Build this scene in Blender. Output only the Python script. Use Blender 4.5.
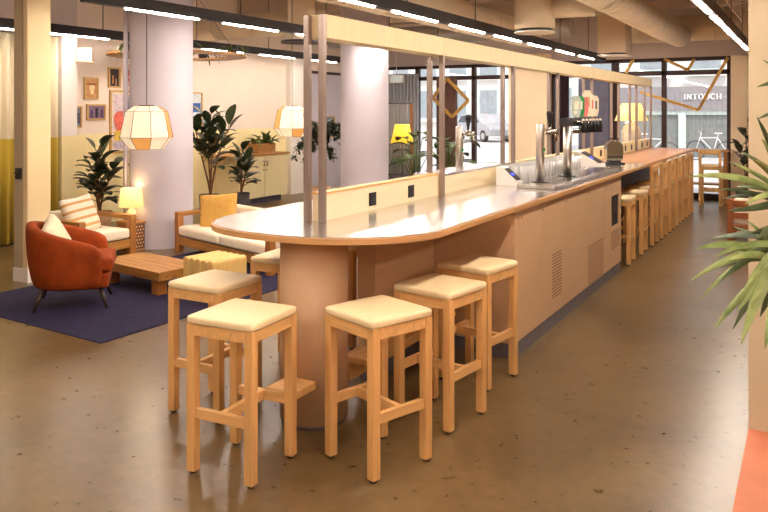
import bpy, bmesh, math, random
from mathutils import Vector, Matrix
S = bpy.context.scene
for o in list(bpy.data.objects):
    bpy.data.objects.remove(o, do_unlink=True)
C = S.collection
PI = math.pi

# ------------------------------------------------------------------ camera
FPX, HZ, EYE = 750.0, 111.0, 1.70
TH = math.atan2(427.0, FPX)
cam = bpy.data.cameras.new('camera')
camo = bpy.data.objects.new('camera', cam)
C.objects.link(camo)
camo.location = (0, 0, EYE)
camo.rotation_euler = (PI/2, 0, TH)
cam.sensor_width = 36.0
cam.lens = FPX*36.0/768.0
cam.shift_y = -(256.0-HZ)/768.0
cam.clip_start = 0.05
S.camera = camo

# ------------------------------------------------------------------ world, exposure
w = bpy.data.worlds.new('daylight')
S.world = w
w.use_nodes = True
bg = w.node_tree.nodes['Background']
bg.inputs['Color'].default_value = (0.86, 0.89, 1.0, 1)
bg.inputs['Strength'].default_value = 0.95
sun = bpy.data.lights.new('sun', 'SUN'); sun.energy = 1.5; sun.angle = 0.02; sun.color = (1.0, 0.97, 0.92)
suno = bpy.data.objects.new('sun', sun); C.objects.link(suno)
suno.rotation_euler = Vector((-0.35, 0.55, -0.95)).to_track_quat('-Z', 'Y').to_euler()
TUBE = 84.0          # strength of the ceiling light tubes
S.view_settings.view_transform = 'Standard'
S.view_settings.look = 'None'
S.view_settings.exposure = 1.15
S.view_settings.gamma = 1.0
S.view_settings.use_curve_mapping = False

# ------------------------------------------------------------------ materials
def lin(r, g, b):
    f = lambda v: (v/255.0/12.92) if v/255.0 <= 0.04045 else ((v/255.0+0.055)/1.055)**2.4
    return (f(r), f(g), f(b), 1.0)
def mat(name, rgb, rough=0.6, metal=0.0, var=0.10, scale=(8, 8, 8), bump=0.0, rgb2=None, detail=4.0, dist=0.0, spec=None, coat=0.0, sheen=0.0):
    m = bpy.data.materials.new(name); m.use_nodes = True
    nt = m.node_tree; b = nt.nodes['Principled BSDF']
    b.inputs['Roughness'].default_value = rough
    b.inputs['Metallic'].default_value = metal
    if spec is not None: b.inputs['Specular IOR Level'].default_value = spec
    if coat: b.inputs['Coat Weight'].default_value = coat; b.inputs['Coat Roughness'].default_value = 0.2
    if sheen: b.inputs['Sheen Weight'].default_value = sheen; b.inputs['Sheen Roughness'].default_value = 0.4
    tc = nt.nodes.new('ShaderNodeTexCoord'); mp = nt.nodes.new('ShaderNodeMapping')
    mp.inputs['Scale'].default_value = scale
    nz = nt.nodes.new('ShaderNodeTexNoise'); nz.inputs['Scale'].default_value = 1.0
    nz.inputs['Detail'].default_value = detail; nz.inputs['Distortion'].default_value = dist
    nt.links.new(tc.outputs['Object'], mp.inputs['Vector']); nt.links.new(mp.outputs['Vector'], nz.inputs['Vector'])
    cr = nt.nodes.new('ShaderNodeValToRGB')
    c1 = lin(*rgb)
    if rgb2 is None:
        c0 = tuple(c1[i]*(1-var) for i in range(3))+(1,); c2 = tuple(min(1, c1[i]*(1+var)) for i in range(3))+(1,)
    else:
        c0 = c1; c2 = lin(*rgb2)
    cr.color_ramp.elements[0].color = c0; cr.color_ramp.elements[0].position = 0.3
    cr.color_ramp.elements[1].color = c2; cr.color_ramp.elements[1].position = 0.7
    nt.links.new(nz.outputs['Fac'], cr.inputs['Fac']); nt.links.new(cr.outputs['Color'], b.inputs['Base Color'])
    if bump:
        bp = nt.nodes.new('ShaderNodeBump'); bp.inputs['Strength'].default_value = bump; bp.inputs['Distance'].default_value = 0.01
        nt.links.new(nz.outputs['Fac'], bp.inputs['Height']); nt.links.new(bp.outputs['Normal'], b.inputs['Normal'])
    return m
def emit(name, rgb, strength, base=None):
    m = mat(name, base or rgb, 0.7)
    b = m.node_tree.nodes['Principled BSDF']
    b.inputs['Emission Color'].default_value = lin(*rgb)
    b.inputs['Emission Strength'].default_value = strength
    return m
def glassy(name, tint=(1, 1, 1), refl=0.06, rough=0.02, haze=0.0):
    m = bpy.data.materials.new(name); m.use_nodes = True; nt = m.node_tree
    nt.nodes.remove(nt.nodes['Principled BSDF']); out = nt.nodes['Material Output']
    t = nt.nodes.new('ShaderNodeBsdfTransparent'); t.inputs['Color'].default_value = (*tint, 1)
    g = nt.nodes.new('ShaderNodeBsdfGlossy'); g.inputs['Roughness'].default_value = rough
    lw = nt.nodes.new('ShaderNodeLayerWeight'); lw.inputs['Blend'].default_value = 0.35
    mr = nt.nodes.new('ShaderNodeMath'); mr.operation = 'MULTIPLY_ADD'
    mr.inputs[1].default_value = 0.5; mr.inputs[2].default_value = refl
    nt.links.new(lw.outputs['Fresnel'], mr.inputs[0])
    mx = nt.nodes.new('ShaderNodeMixShader')
    nt.links.new(mr.outputs[0], mx.inputs['Fac']); nt.links.new(t.outputs[0], mx.inputs[1]); nt.links.new(g.outputs[0], mx.inputs[2])
    if haze:
        df = nt.nodes.new('ShaderNodeBsdfDiffuse'); df.inputs['Color'].default_value = (0.97, 0.96, 0.94, 1)
        m2 = nt.nodes.new('ShaderNodeMixShader'); m2.inputs['Fac'].default_value = haze
        nt.links.new(mx.outputs[0], m2.inputs[1]); nt.links.new(df.outputs[0], m2.inputs[2]); mx = m2
    nt.links.new(mx.outputs[0], out.inputs['Surface'])
    return m

M = {}
M['wood_z'] = mat('light_birch_upright', (218, 166, 102), 0.5, var=0.15, scale=(26, 26, 2.2), dist=0.6)
M['wood_x'] = mat('light_birch_across', (222, 172, 108), 0.5, var=0.15, scale=(2.2, 26, 26), dist=0.6)
M['wood_y'] = mat('light_birch_along', (222, 172, 108), 0.5, var=0.15, scale=(26, 2.2, 26), dist=0.6)
M['oak_x'] = mat('warm_oak_across', (172, 120, 60), 0.45, var=0.25, scale=(1.8, 22, 22), dist=0.8)
M['oak_y'] = mat('warm_oak_along', (172, 120, 60), 0.45, var=0.25, scale=(22, 1.8, 22), dist=0.8)
M['oak_z'] = mat('warm_oak_upright', (168, 108, 52), 0.45, var=0.2, scale=(22, 22, 1.8), dist=0.8)
M['red_wood'] = mat('red_brown_table_wood', (196, 136, 92), 0.35, var=0.12, scale=(20, 1.5, 20), dist=0.7)
M['teak'] = mat('orange_brown_teak', (164, 92, 44), 0.45, var=0.2, scale=(4, 4, 18))
M['ply'] = mat('pale_plywood', (236, 214, 164), 0.5, var=0.06, scale=(18, 18, 1.2), dist=0.4)
M['ply_low'] = mat('cream_plywood_panel', (238, 218, 178), 0.5, var=0.04, scale=(1.2, 1.2, 14), dist=0.4)
M['edge'] = mat('worktop_plywood_edge', (196, 148, 96), 0.5, var=0.12, scale=(3, 3, 60))
M['leather'] = mat('cream_leather', (232, 208, 162), 0.5, var=0.04, scale=(40, 40, 40), bump=0.08)
M['black'] = mat('black_plastic', (24, 22, 22), 0.45)
M['track'] = mat('black_track_metal', (30, 22, 24), 0.5)
M['trackgrey'] = mat('grey_brown_track_metal', (110, 92, 84), 0.5)
M['panel'] = mat('tan_laminate', (204, 165, 126), 0.55, var=0.03, scale=(40, 40, 40))
M['seam'] = mat('dark_tan_seam', (120, 88, 66), 0.8)
M['vent'] = mat('vent_hole_brown', (140, 104, 74), 0.8)
M['plinth'] = mat('grey_metal_plinth', (112, 106, 112), 0.4, metal=0.3)
M['steel'] = mat('brushed_steel', (212, 210, 210), 0.21, metal=1.0, var=0.03, scale=(1, 40, 40))
M['satin'] = mat('satin_steel', (214, 206, 196), 0.36, metal=1.0, var=0.03, scale=(40, 40, 1))
M['post'] = mat('anodised_post', (164, 146, 136), 0.38, metal=0.7, var=0.05, scale=(40, 40, 2))
M['chrome'] = mat('chrome', (205, 198, 190), 0.12, metal=1.0, var=0.02)
M['wall'] = mat('cream_wall_paint', (240, 222, 206), 0.85, var=0.02, scale=(3, 3, 3))
M['dado'] = mat('pale_yellow_dado', (246, 228, 172), 0.8, var=0.02, scale=(3, 3, 3))
M['white'] = mat('white_paint', (238, 230, 222), 0.8, var=0.02, scale=(3, 3, 3))
M['mauve'] = mat('pale_lilac_plaster', (212, 198, 194), 0.85, var=0.03, scale=(2, 2, 2))
M['column'] = mat('pale_lilac_column', (200, 192, 202), 0.85, var=0.03, scale=(2, 2, 2))
M['tancol'] = mat('tan_pilaster', (250, 226, 190), 0.85, var=0.03, scale=(2, 2, 2))
M['ceil'] = mat('ceiling_beige', (206, 188, 170), 0.9, var=0.10, scale=(1.5, 1.5, 1.5))
M['duct'] = mat('duct_beige', (234, 214, 184), 0.6, var=0.05, scale=(2, 2, 2))
M['ductmetal'] = mat('galvanised_duct', (196, 192, 190), 0.35, metal=0.6)
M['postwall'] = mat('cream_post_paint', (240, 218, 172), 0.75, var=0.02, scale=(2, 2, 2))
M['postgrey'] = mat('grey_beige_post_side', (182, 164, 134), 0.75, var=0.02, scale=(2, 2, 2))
M['right'] = mat('cream_right_wall', (204, 188, 156), 0.85, var=0.03, scale=(2, 2, 2))
M['terra'] = mat('terracotta_floor', (204, 122, 88), 0.6, var=0.12, scale=(3, 3, 3))
M['velvet'] = mat('burnt_orange_velvet', (146, 60, 14), 0.75, var=0.2, scale=(9, 9, 9), spec=0.2)
M['rug'] = mat('indigo_rug_pile', (25, 18, 60), 0.95, var=0.35, scale=(14, 14, 14), bump=0.6)
M['darkleg'] = mat('dark_walnut_leg', (52, 34, 28), 0.45)
M['linen'] = mat('natural_linen', (232, 214, 184), 0.9, var=0.05, scale=(60, 60, 60), bump=0.1)
M['cushion'] = mat('off_white_cushion', (240, 226, 204), 0.9, var=0.04, scale=(20, 20, 20), bump=0.1)
M['stripe'] = mat('ochre_stripe', (212, 160, 104), 0.9, var=0.06, scale=(60, 60, 60))
M['mustard'] = mat('mustard_cushion', (204, 156, 76), 0.9, var=0.08, scale=(30, 30, 30), bump=0.1)
M['rib'] = mat('pale_yellow_wood', (228, 190, 116), 0.55, var=0.08, scale=(20, 20, 3))
M['leaf'] = mat('dark_rubber_leaf', (36, 46, 30), 0.35, rgb2=(64, 74, 44), scale=(9, 9, 9))
M['leaf2'] = mat('mid_green_leaf', (58, 78, 36), 0.45, rgb2=(104, 116, 56), scale=(8, 8, 8))
M['leafm'] = mat('deep_green_leaf', (44, 62, 32), 0.4, rgb2=(82, 98, 50), scale=(7, 7, 7))
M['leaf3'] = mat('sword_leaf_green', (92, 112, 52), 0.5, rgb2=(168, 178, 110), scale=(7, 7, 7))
M['leaf4'] = mat('sword_leaf_shaded', (52, 66, 38), 0.5, rgb2=(92, 104, 60), scale=(7, 7, 7))  # darker copy of the sword leaf green, shade put into the colour
M['stem'] = mat('brown_stem', (122, 84, 52), 0.8, scale=(20, 20, 20))
M['soil'] = mat('potting_soil', (50, 36, 28), 0.95, scale=(30, 30, 30))
M['terracottapot'] = mat('beige_clay_pot', (214, 172, 134), 0.8)
M['darkpot'] = mat('dark_pot', (50, 40, 38), 0.6)
M['shade'] = emit('lit_paper_shade', (255, 232, 196), 0.28, (235, 215, 185))
M['shadeo'] = emit('lit_ochre_shade', (250, 180, 96), 0.25, (214, 150, 80))
M['shadey'] = emit('lit_yellow_shade', (255, 200, 50), 0.42, (240, 196, 70))
M['shadec'] = emit('lit_cream_shade', (255, 216, 128), 0.42, (240, 215, 160))
M['bulb'] = emit('glowing_bulb', (255, 226, 170), 6.0)
M['ceramic'] = mat('white_ceramic', (238, 226, 206), 0.3)
M['clayl'] = mat('cream_clay_lamp', (242, 226, 202), 0.6)
M['tube'] = emit('light_tube', (255, 241, 226), TUBE)
M['tube_soft'] = emit('dimmed_light_tube', (255, 241, 226), TUBE*0.5)
M['frame'] = mat('pale_wood_frame', (206, 166, 104), 0.5, scale=(30, 30, 30))
M['paper'] = mat('paper_mount', (240, 228, 212), 0.8)
M['win'] = mat('dark_brown_window_frame', (58, 34, 30), 0.5)
M['navy'] = mat('slate_blue_panel', (92, 92, 112), 0.7)
M['maroon'] = mat('dark_maroon_curtain', (58, 32, 38), 0.9)
M['brownpanel'] = mat('dark_brown_door_panel', (96, 66, 56), 0.6)
M['gold'] = mat('gold_bar', (196, 152, 76), 0.4, metal=0.3)
M['glass'] = glassy('window_glass', refl=0.05)
M['drink'] = glassy('drinking_glass', (0.97, 0.97, 0.96), refl=0.25, rough=0.2, haze=0.4)
M['street'] = mat('street_asphalt', (190, 186, 182), 0.9)
M['facade'] = mat('pale_stone_facade', (222, 218, 208), 0.9, var=0.05, scale=(0.6, 0.6, 3))
M['fascia'] = mat('grey_shop_fascia', (140, 134, 134), 0.8)
M['facwin'] = mat('pale_facade_window', (150, 158, 160), 0.3)
M['shopglass'] = mat('shop_window_glass', (124, 128, 124), 0.25)
M['mint'] = mat('pale_mint_frame', (206, 220, 210), 0.7)
M['letter'] = mat('white_letters', (246, 244, 238), 0.6)
M['car'] = mat('silver_car_paint', (176, 174, 174), 0.3, metal=0.4)
M['carglass'] = mat('car_glass', (60, 66, 70), 0.15)
M['tyre'] = mat('tyre_rubber', (40, 38, 38), 0.8)
M['bike'] = mat('white_bike_paint', (232, 230, 224), 0.4)
M['sheer'] = mat('sheer_curtain', (220, 206, 176), 0.9, var=0.06, scale=(10, 10, 1))
M['ycurt'] = mat('mustard_curtain', (206, 180, 72), 0.9, var=0.08, scale=(10, 10, 1))
M['greycurt'] = mat('grey_blue_curtain', (176, 178, 184), 0.9, var=0.05, scale=(10, 10, 1))
M['cab'] = mat('cream_cabinet', (240, 224, 176), 0.6, var=0.02)
M['blue'] = emit('blue_display', (60, 80, 255), 1.2)
M['green'] = mat('green_badge', (40, 150, 80), 0.4)
M['pink'] = mat('pink_badge', (224, 120, 120), 0.4)
M['badge'] = mat('cream_badge', (236, 226, 200), 0.3)
M['clearbadge'] = mat('pale_badge', (190, 200, 190), 0.2)
M['dark'] = mat('dark_niche', (44, 36, 40), 0.6)
M['signface'] = emit('sign_face', (240, 250, 250), 0.12, (200, 214, 214))
M['signfig'] = mat('sign_figure', (50, 80, 80), 0.6)

# ------------------------------------------------------------------ mesh helpers
class MB:
    def __init__(s): s.bm = bmesh.new(); s.mi = 0
    def m(s, i): s.mi = i; return s
    def _new(s, faces, smooth=False):
        for f in faces: f.material_index = s.mi; f.smooth = smooth
    def box(s, x0, x1, y0, y1, z0, z1):
        v = [s.bm.verts.new((x, y, z)) for x in (x0, x1) for y in (y0, y1) for z in (z0, z1)]
        q = [(0, 1, 3, 2), (4, 6, 7, 5), (0, 4, 5, 1), (2, 3, 7, 6), (0, 2, 6, 4), (1, 5, 7, 3)]
        s._new([s.bm.faces.new([v[i] for i in f]) for f in q]); return s
    def cbox(s, c, size, mtx=None):
        hx, hy, hz = size[0]/2, size[1]/2, size[2]/2
        v = []
        for x in (-hx, hx):
            for y in (-hy, hy):
                for z in (-hz, hz):
                    p = Vector((x, y, z))
                    if mtx is not None: p = mtx @ p
                    v.append(s.bm.verts.new(p+Vector(c)))
        q = [(0, 1, 3, 2), (4, 6, 7, 5), (0, 4, 5, 1), (2, 3, 7, 6), (0, 2, 6, 4), (1, 5, 7, 3)]
        s._new([s.bm.faces.new([v[i] for i in f]) for f in q]); return s
    def bar(s, a, b, wx, wy, up=(0, 0, 1)):
        a = Vector(a); b = Vector(b); d = (b-a); L = d.length; d.normalize()
        u = Vector(up)
        if abs(d.dot(u)) > 0.95: u = Vector((1, 0, 0))
        x = d.cross(u).normalized(); y = x.cross(d).normalized()
        mt = Matrix((x, y, d)).transposed()
        return s.cbox((a+b)/2, (wx, wy, L), mt)
    def ring(s, c, ax, r, n, ph=0.0):
        ax = Vector(ax).normalized(); u = Vector((0, 0, 1)) if abs(ax.z) < 0.9 else Vector((1, 0, 0))
        x = ax.cross(u).normalized(); y = ax.cross(x).normalized()
        return [s.bm.verts.new(Vector(c)+x*(r*math.cos(2*PI*k/n+ph))+y*(r*math.sin(2*PI*k/n+ph))) for k in range(n)]
    def tube(s, pts, r, n=10, cap=True, smooth=True):
        pts = [Vector(p) for p in pts]; rs = r if isinstance(r, (list, tuple)) else [r]*len(pts)
        prev = None; fs = []; caps = []
        for i, p in enumerate(pts):
            t = (pts[min(i+1, len(pts)-1)]-pts[max(i-1, 0)])
            rg = s.ring(p, t, rs[i], n)
            if prev:
                # align ring
                best = min(range(n), key=lambda k: (rg[k].co-prev[0].co).length)
                rg = rg[best:]+rg[:best]
                for k in range(n): fs.append(s.bm.faces.new((prev[k], prev[(k+1) % n], rg[(k+1) % n], rg[k])))
            else: first = rg
            prev = rg
        s._new(fs, smooth)
        if cap:
            s._new([s.bm.faces.new(list(reversed(first))), s.bm.faces.new(prev)])
        return s
    def lathe(s, prof, c=(0, 0, 0), n=24, smooth=True, ph=0.0, cap=True, sx=1.0, sy=1.0):
        rows = []
        for r, z in prof:
            rows.append([s.bm.verts.new((c[0]+sx*r*math.cos(2*PI*k/n+ph), c[1]+sy*r*math.sin(2*PI*k/n+ph), c[2]+z)) for k in range(n)])
        fs = []
        for a, b in zip(rows, rows[1:]):
            for k in range(n): fs.append(s.bm.faces.new((a[k], a[(k+1) % n], b[(k+1) % n], b[k])))
        s._new(fs, smooth)
        if cap: s._new([s.bm.faces.new(list(reversed(rows[0]))), s.bm.faces.new(rows[-1])])
        return s
    def prism(s, poly, z0, z1):
        a = [s.bm.verts.new((x, y, z0)) for x, y in poly]; b = [s.bm.verts.new((x, y, z1)) for x, y in poly]
        n = len(poly)
        fs = [s.bm.faces.new((a[k], a[(k+1) % n], b[(k+1) % n], b[k])) for k in range(n)]
        fs += [s.bm.faces.new(list(reversed(a))), s.bm.faces.new(b)]
        s._new(fs); return s
    def prism3(s, poly, d):          # polygon of 3-D points swept by vector d
        a = [s.bm.verts.new(p) for p in poly]; b = [s.bm.verts.new(Vector(p)+Vector(d)) for p in poly]
        n = len(poly)
        fs = [s.bm.faces.new((a[k], a[(k+1) % n], b[(k+1) % n], b[k])) for k in range(n)]
        fs += [s.bm.faces.new(list(reversed(a))), s.bm.faces.new(b)]
        s._new(fs); return s
    def ball(s, c, r, n=16, sz=1.0):
        prof = [(max(1e-4, r*math.sin(PI*i/8)), -r*sz*math.cos(PI*i/8)) for i in range(9)]
        return s.lathe(prof, c, n)
    def leaf(s, base, d, up, L, W, droop=0.3, fold=0.15, n=6, shape=0.0):
        # broad or blade leaf with a folded midrib and its own thickness of curl
        d = Vector(d).normalized(); side = d.cross(Vector(up))
        if side.length < 1e-3: side = Vector((1, 0, 0))
        side.normalize(); nrm = side.cross(d).normalized()
        p = Vector(base); dirv = d.copy(); prev = None; fs = []
        for i in range(n+1):
            t = i/n
            if shape == 0: wd = W*0.5*math.sin(PI*min(1, t*0.96+0.03))**0.7
            else: wd = W*0.5*(min(1, t*6+0.35))*(1-t)**0.75
            wd = max(wd, 0.0012)
            row = [s.bm.verts.new(p-side*wd+nrm*(wd*fold*2)), s.bm.verts.new(p), s.bm.verts.new(p+side*wd+nrm*(wd*fold*2))]
            if prev:
                for k in (0, 1): fs.append(s.bm.faces.new((prev[k], prev[k+1], row[k+1], row[k])))
            prev = row
            p = p+dirv*(L/n)
            dirv = (dirv-Vector((0, 0, 1))*(droop/n)).normalized()
            nrm = side.cross(dirv).normalized()
        s._new(fs, True); return s
    def build(s, name, mats, parent=None, bevel=0.0, seg=2, loc=None, rotz=0.0, subsurf=0, solid=0.0):
        bmesh.ops.recalc_face_normals(s.bm, faces=s.bm.faces[:])
        me = bpy.data.meshes.new(name); s.bm.to_mesh(me); s.bm.free()
        for m_ in (mats if isinstance(mats, (list, tuple)) else [mats]): me.materials.append(m_)
        o = bpy.data.objects.new(name, me); C.objects.link(o)
        if parent: o.parent = parent
        if loc is not None: o.location = loc
        if rotz: o.rotation_euler = (0, 0, rotz)
        if solid:
            sm = o.modifiers.new('solid', 'SOLIDIFY'); sm.thickness = solid
        if bevel:
            b = o.modifiers.new('bevel', 'BEVEL'); b.width = bevel; b.segments = seg; b.limit_method = 'ANGLE'; b.angle_limit = 0.7
        if subsurf:
            q = o.modifiers.new('subd', 'SUBSURF'); q.levels = subsurf; q.render_levels = subsurf
            for f in me.polygons: f.use_smooth = True
        return o
def thing(name, label, cat, loc=(0, 0, 0), rotz=0.0, group=None):
    o = bpy.data.objects.new(name, None); C.objects.link(o); o.empty_display_size = 0.1
    o.location = loc; o.rotation_euler = (0, 0, rotz)
    o['label'] = label; o['category'] = cat
    if group: o['group'] = group
    return o
def tag(o, label, cat, group=None):
    o['label'] = label; o['category'] = cat
    if group: o['group'] = group
    return o
def struct(o):
    o['kind'] = 'structure'; return o
def dup(root, loc, rotz=0.0, label=None, group=None):
    r = root.copy(); C.objects.link(r); r.location = loc; r.rotation_euler = (0, 0, rotz)
    if label: r['label'] = label
    if group: r['group'] = group
    for ch in list(root.children):
        c = ch.copy(); C.objects.link(c); c.parent = r
        for g in list(ch.children):
            d = g.copy(); C.objects.link(d); d.parent = c
    return r
SN, CS = math.sin(TH), math.cos(TH)
def onX(x, y, X):       # point on the wall plane X = const that a direction meets
    r = (x-384)/FPX; Z = X/(r*CS-SN); return (X, Z*(r*SN+CS), EYE-(y-HZ)*Z/FPX)
def onY(x, y, Y):
    r = (x-384)/FPX; Z = Y/(r*SN+CS); return (Z*(r*CS-SN), Y, EYE-(y-HZ)*Z/FPX)
def at(x, y, Z):
    r = (x-384)/FPX; return (Z*(r*CS-SN), Z*(r*SN+CS), EYE-(y-HZ)*Z/FPX)

# ================================================================== SETTING
def floor_mat():
    m = mat('polished_concrete', (90, 71, 44), 0.3, rgb2=(122, 99, 66), scale=(1.1, 1.1, 1.1), detail=8, dist=0.6, spec=0.7)
    nt = m.node_tree; b = nt.nodes['Principled BSDF']
    tc = nt.nodes.new('ShaderNodeTexCoord'); n2 = nt.nodes.new('ShaderNodeTexNoise')
    n2.inputs['Scale'].default_value = 14.0; n2.inputs['Detail'].default_value = 8.0; n2.inputs['Roughness'].default_value = 0.6
    nt.links.new(tc.outputs['Object'], n2.inputs['Vector'])
    cr = nt.nodes.new('ShaderNodeValToRGB'); cr.color_ramp.elements[0].position = 0.22; cr.color_ramp.elements[0].color = (0.70, 0.69, 0.68, 1)
    cr.color_ramp.elements[1].position = 0.8; cr.color_ramp.elements[1].color = (1.28, 1.24, 1.18, 1)
    nt.links.new(n2.outputs['Fac'], cr.inputs['Fac'])
    mx = nt.nodes.new('ShaderNodeMixRGB'); mx.blend_type = 'MULTIPLY'; mx.inputs['Fac'].default_value = 1.0
    old = b.inputs['Base Color'].links[0].from_socket
    nt.links.new(old, mx.inputs[1]); nt.links.new(cr.outputs['Color'], mx.inputs[2]); nt.links.new(mx.outputs[0], b.inputs['Base Color'])
    rr = nt.nodes.new('ShaderNodeMapRange'); rr.inputs['To Min'].default_value = 0.24; rr.inputs['To Max'].default_value = 0.34
    nt.links.new(n2.outputs['Fac'], rr.inputs['Value']); nt.links.new(rr.outputs[0], b.inputs['Roughness'])
    return m
M['floor'] = floor_mat()
struct(MB().box(-9.5, 5, -4, 15.6, -0.12, 0).build('floor', M['floor']))
# terracotta floor finish beyond a straight joint at the right
struct(MB().box(-0.29, 3.2, -1.0, 4.44, 0.0, 0.004).build('trim_1', M['terra']))
struct(MB().box(-9.5, 5, -4, 15.7, 3.75, 3.9).build('ceiling', M['ceil']))
# left wall with its pale yellow lower half
wl = MB().box(-9.5, -9.3, 6.86, 15.5, 1.36, 3.75)
wl.m(1).box(-9.5, -9.3, 6.86, 12.3, 0, 1.36)
wl.m(2).box(-9.5, -9.3, 12.3, 15.5, 0, 1.36)
struct(wl.build('wall_left', [M['wall'], M['dado'], M['white']]))
# wall behind the long curtain, its bulkhead and the white pilaster at its end
b = MB().box(-9.1, -8.95, 1.5, 6.62, 0, 2.7)
b.m(1).box(-9.1, -8.75, 1.5, 6.86, 2.7, 3.75)
b.m(0).box(-9.3, -8.75, 6.62, 6.86, 1.36, 2.7)
b.m(2).box(-9.3, -8.75, 6.62, 6.86, 0, 1.36)
struct(b.build('wall_front_left', [M['white'], M['mauve'], M['dado']]))
# white pilaster and grey-white wall panel further along the left wall
b = MB().box(-9.3, -9.18, 12.3, 12.75, 0, 3.75)
b.m(1).box(-9.3, -9.12, 12.75, 12.87, 0, 2.55).box(-9.3, -9.24, 12.75, 15.4, 2.5, 2.56)
b.m(2).box(-9.3, -9.26, 12.87, 15.4, 0, 2.5)
struct(b.build('trim_2', [M['white'], M['win'], M['column']]))

# ---- far wall: header, piers, windows
YW = 15.5
b = MB().box(-9.3, 5, YW, YW+0.25, 2.74, 3.75)                # header
b.box(-0.2, 5, YW, YW+0.25, 0, 2.74)
struct(b.build('wall_far', M['mauve']))
struct(MB().box(-1.31, -1.02, YW-0.05, YW+0.25, 0, 2.74).build('trim_5', M['tancol']))
struct(MB().box(-5.62, -4.76, YW-0.25, YW+0.25, 0, 2.9).build('trim_3', M['tancol']))
def win_frame(n, x0, x1, mull, zt=2.74, sill=0.0):
    b = MB()
    b.box(x0, x0+0.07, YW, YW+0.12, sill, zt); b.box(x1-0.07, x1, YW, YW+0.12, sill, zt)
    b.box(x0, x1, YW, YW+0.12, zt-0.07, zt); b.box(x0, x1, YW, YW+0.12, sill, sill+0.12)
    b.box(x0, x1, YW, YW+0.12, 2.40, 2.49)
    for x in mull: b.box(x-0.045, x+0.045, YW, YW+0.12, sill, zt)
    o = struct(b.build('window_%d' % n, M['win'], bevel=0.006))
    MB().box(x0+0.02, x1-0.02, YW+0.055, YW+0.065, sill+0.02, zt-0.02).build('pane', M['glass'], o)
    return o
win_frame(1, -9.3, -5.62, [-7.95, -6.54])
win_frame(2, -4.76, -3.45, [])
win_frame(3, -3.45, -1.31, [-2.51])
win_frame(4, -1.02, -0.2, [])
# right wall block with its face towards us
struct(MB().box(-0.29, 3.2, 4.44, 4.75, 0, 3.75).build('wall_right', M['right']))
struct(MB().box(-0.62, -0.35, 15.0, 15.3, 0, 2.45).build('door_1', M['maroon']))

struct(MB().box(-9.5, 5.2, -4.2, -4.0, 0, 3.75).build('wall_back', M['wall']))
struct(MB().box(5.0, 5.2, -4.0, 15.7, 0, 3.75).build('wall_side', M['wall']))
struct(MB().box(-9.5, -9.3, -4.0, 1.5, 0, 3.75).build('wall_near_left', M['wall']))
# ---- columns
def column(n, x, y, r, conduit=False, zt=3.75):
    b = MB().lathe([(r, 0), (r, zt)], (x, y, 0), 48, cap=False)
    struct(b.build('column_%d' % n, M['column']))
column(1, -7.22, 6.93, 0.39)
column(2, -6.32, 10.46, 0.39)
struct(MB().tube([(-7.50, 6.60, 0), (-7.50, 6.60, 3.75)], 0.03, 12).tube([(-7.43, 6.535, 0), (-7.43, 6.535, 3.75)], 0.02, 10).build('conduit', M['column']))

# ---- square post of the glazed partition at the left
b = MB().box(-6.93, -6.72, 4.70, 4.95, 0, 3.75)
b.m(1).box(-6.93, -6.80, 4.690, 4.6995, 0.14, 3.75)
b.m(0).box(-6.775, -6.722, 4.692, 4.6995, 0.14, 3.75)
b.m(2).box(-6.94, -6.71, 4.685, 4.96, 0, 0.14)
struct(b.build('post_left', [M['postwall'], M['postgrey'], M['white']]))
hd = thing('door_latch', 'small black latch box on the side of the cream post', 'latch', (-6.83, 4.67, 1.08))
MB().box(-0.03, 0.03, -0.02, 0.018, -0.055, 0.055).build('case', M['black'], hd, bevel=0.006)
MB().tube([(0, -0.021, 0.01), (0, -0.045, 0.01), (0.03, -0.045, 0.01)], 0.007, 8).build('knob', M['black'], hd)

# ---- ceiling beams, ducts, pipes
def pipe(name, pts, r, mtl, label, cat='duct', n=24, ribs=0, group=None):
    b = MB().tube(pts, r, n)
    if ribs:
        a = Vector(pts[0]); e = Vector(pts[-1]); L = (e-a).length; d = (e-a).normalized()
        k = int(L/ribs)
        for i in range(1, k):
            p = a+d*(i*ribs); b.tube([p-d*0.008, p+d*0.008], r+0.008, n)
    o = b.build(name, mtl); tag(o, label, cat, group); return o
pipe('spiral_duct', [(-2.08, 6.0, 3.06), (-2.08, 14.5, 3.06)], 0.2, M['duct'], 'large ribbed beige spiral duct running towards the far window, upper right', ribs=0.22)
pipe('cross_duct', [(-2.80, 9.25, 3.02), (-2.305, 9.3, 3.02)], 0.155, M['duct'], 'beige round duct running right from the nearer round air diffuser', ribs=0.25)
pipe('ventilation_duct', [(-4.25, 3.0, 3.02), (-4.25, 12.6, 3.02)], 0.22, M['duct'], 'long beige round duct above the middle black light track', ribs=1.1)
pipe('window_duct', [(-3.0, 14.75, 3.22), (3.5, 14.75, 3.22)], 0.24, M['duct'], 'thick beige duct running along the top of the far window wall', ribs=1.5)
pipe('galvanised_duct', [(-8.6, 12.9, 3.15), (-3.6, 12.9, 3.15)], 0.17, M['ductmetal'], 'silvery duct crossing the ceiling behind the plywood header', ribs=1.0)
pipe('low_duct', [(-9.2, 9.3, 3.05), (-6.6, 9.3, 3.05)], 0.19, M['duct'], 'short beige duct beside the round column at left, above the plants', ribs=0.8)
pipe('sprinkler_pipe', [(-9.2, 7.6, 3.3), (-4.6, 7.6, 3.3)], 0.035, M['duct'], 'thin beige sprinkler pipe crossing the ceiling above the hanging planter', 'pipe', 10)
pipe('heating_pipe', [(-1.35, 5.5, 3.5), (-1.35, 14.45, 3.5)], 0.05, M['ductmetal'], 'thin grey pipe beside the right-hand light track', 'pipe', 10)
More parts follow.
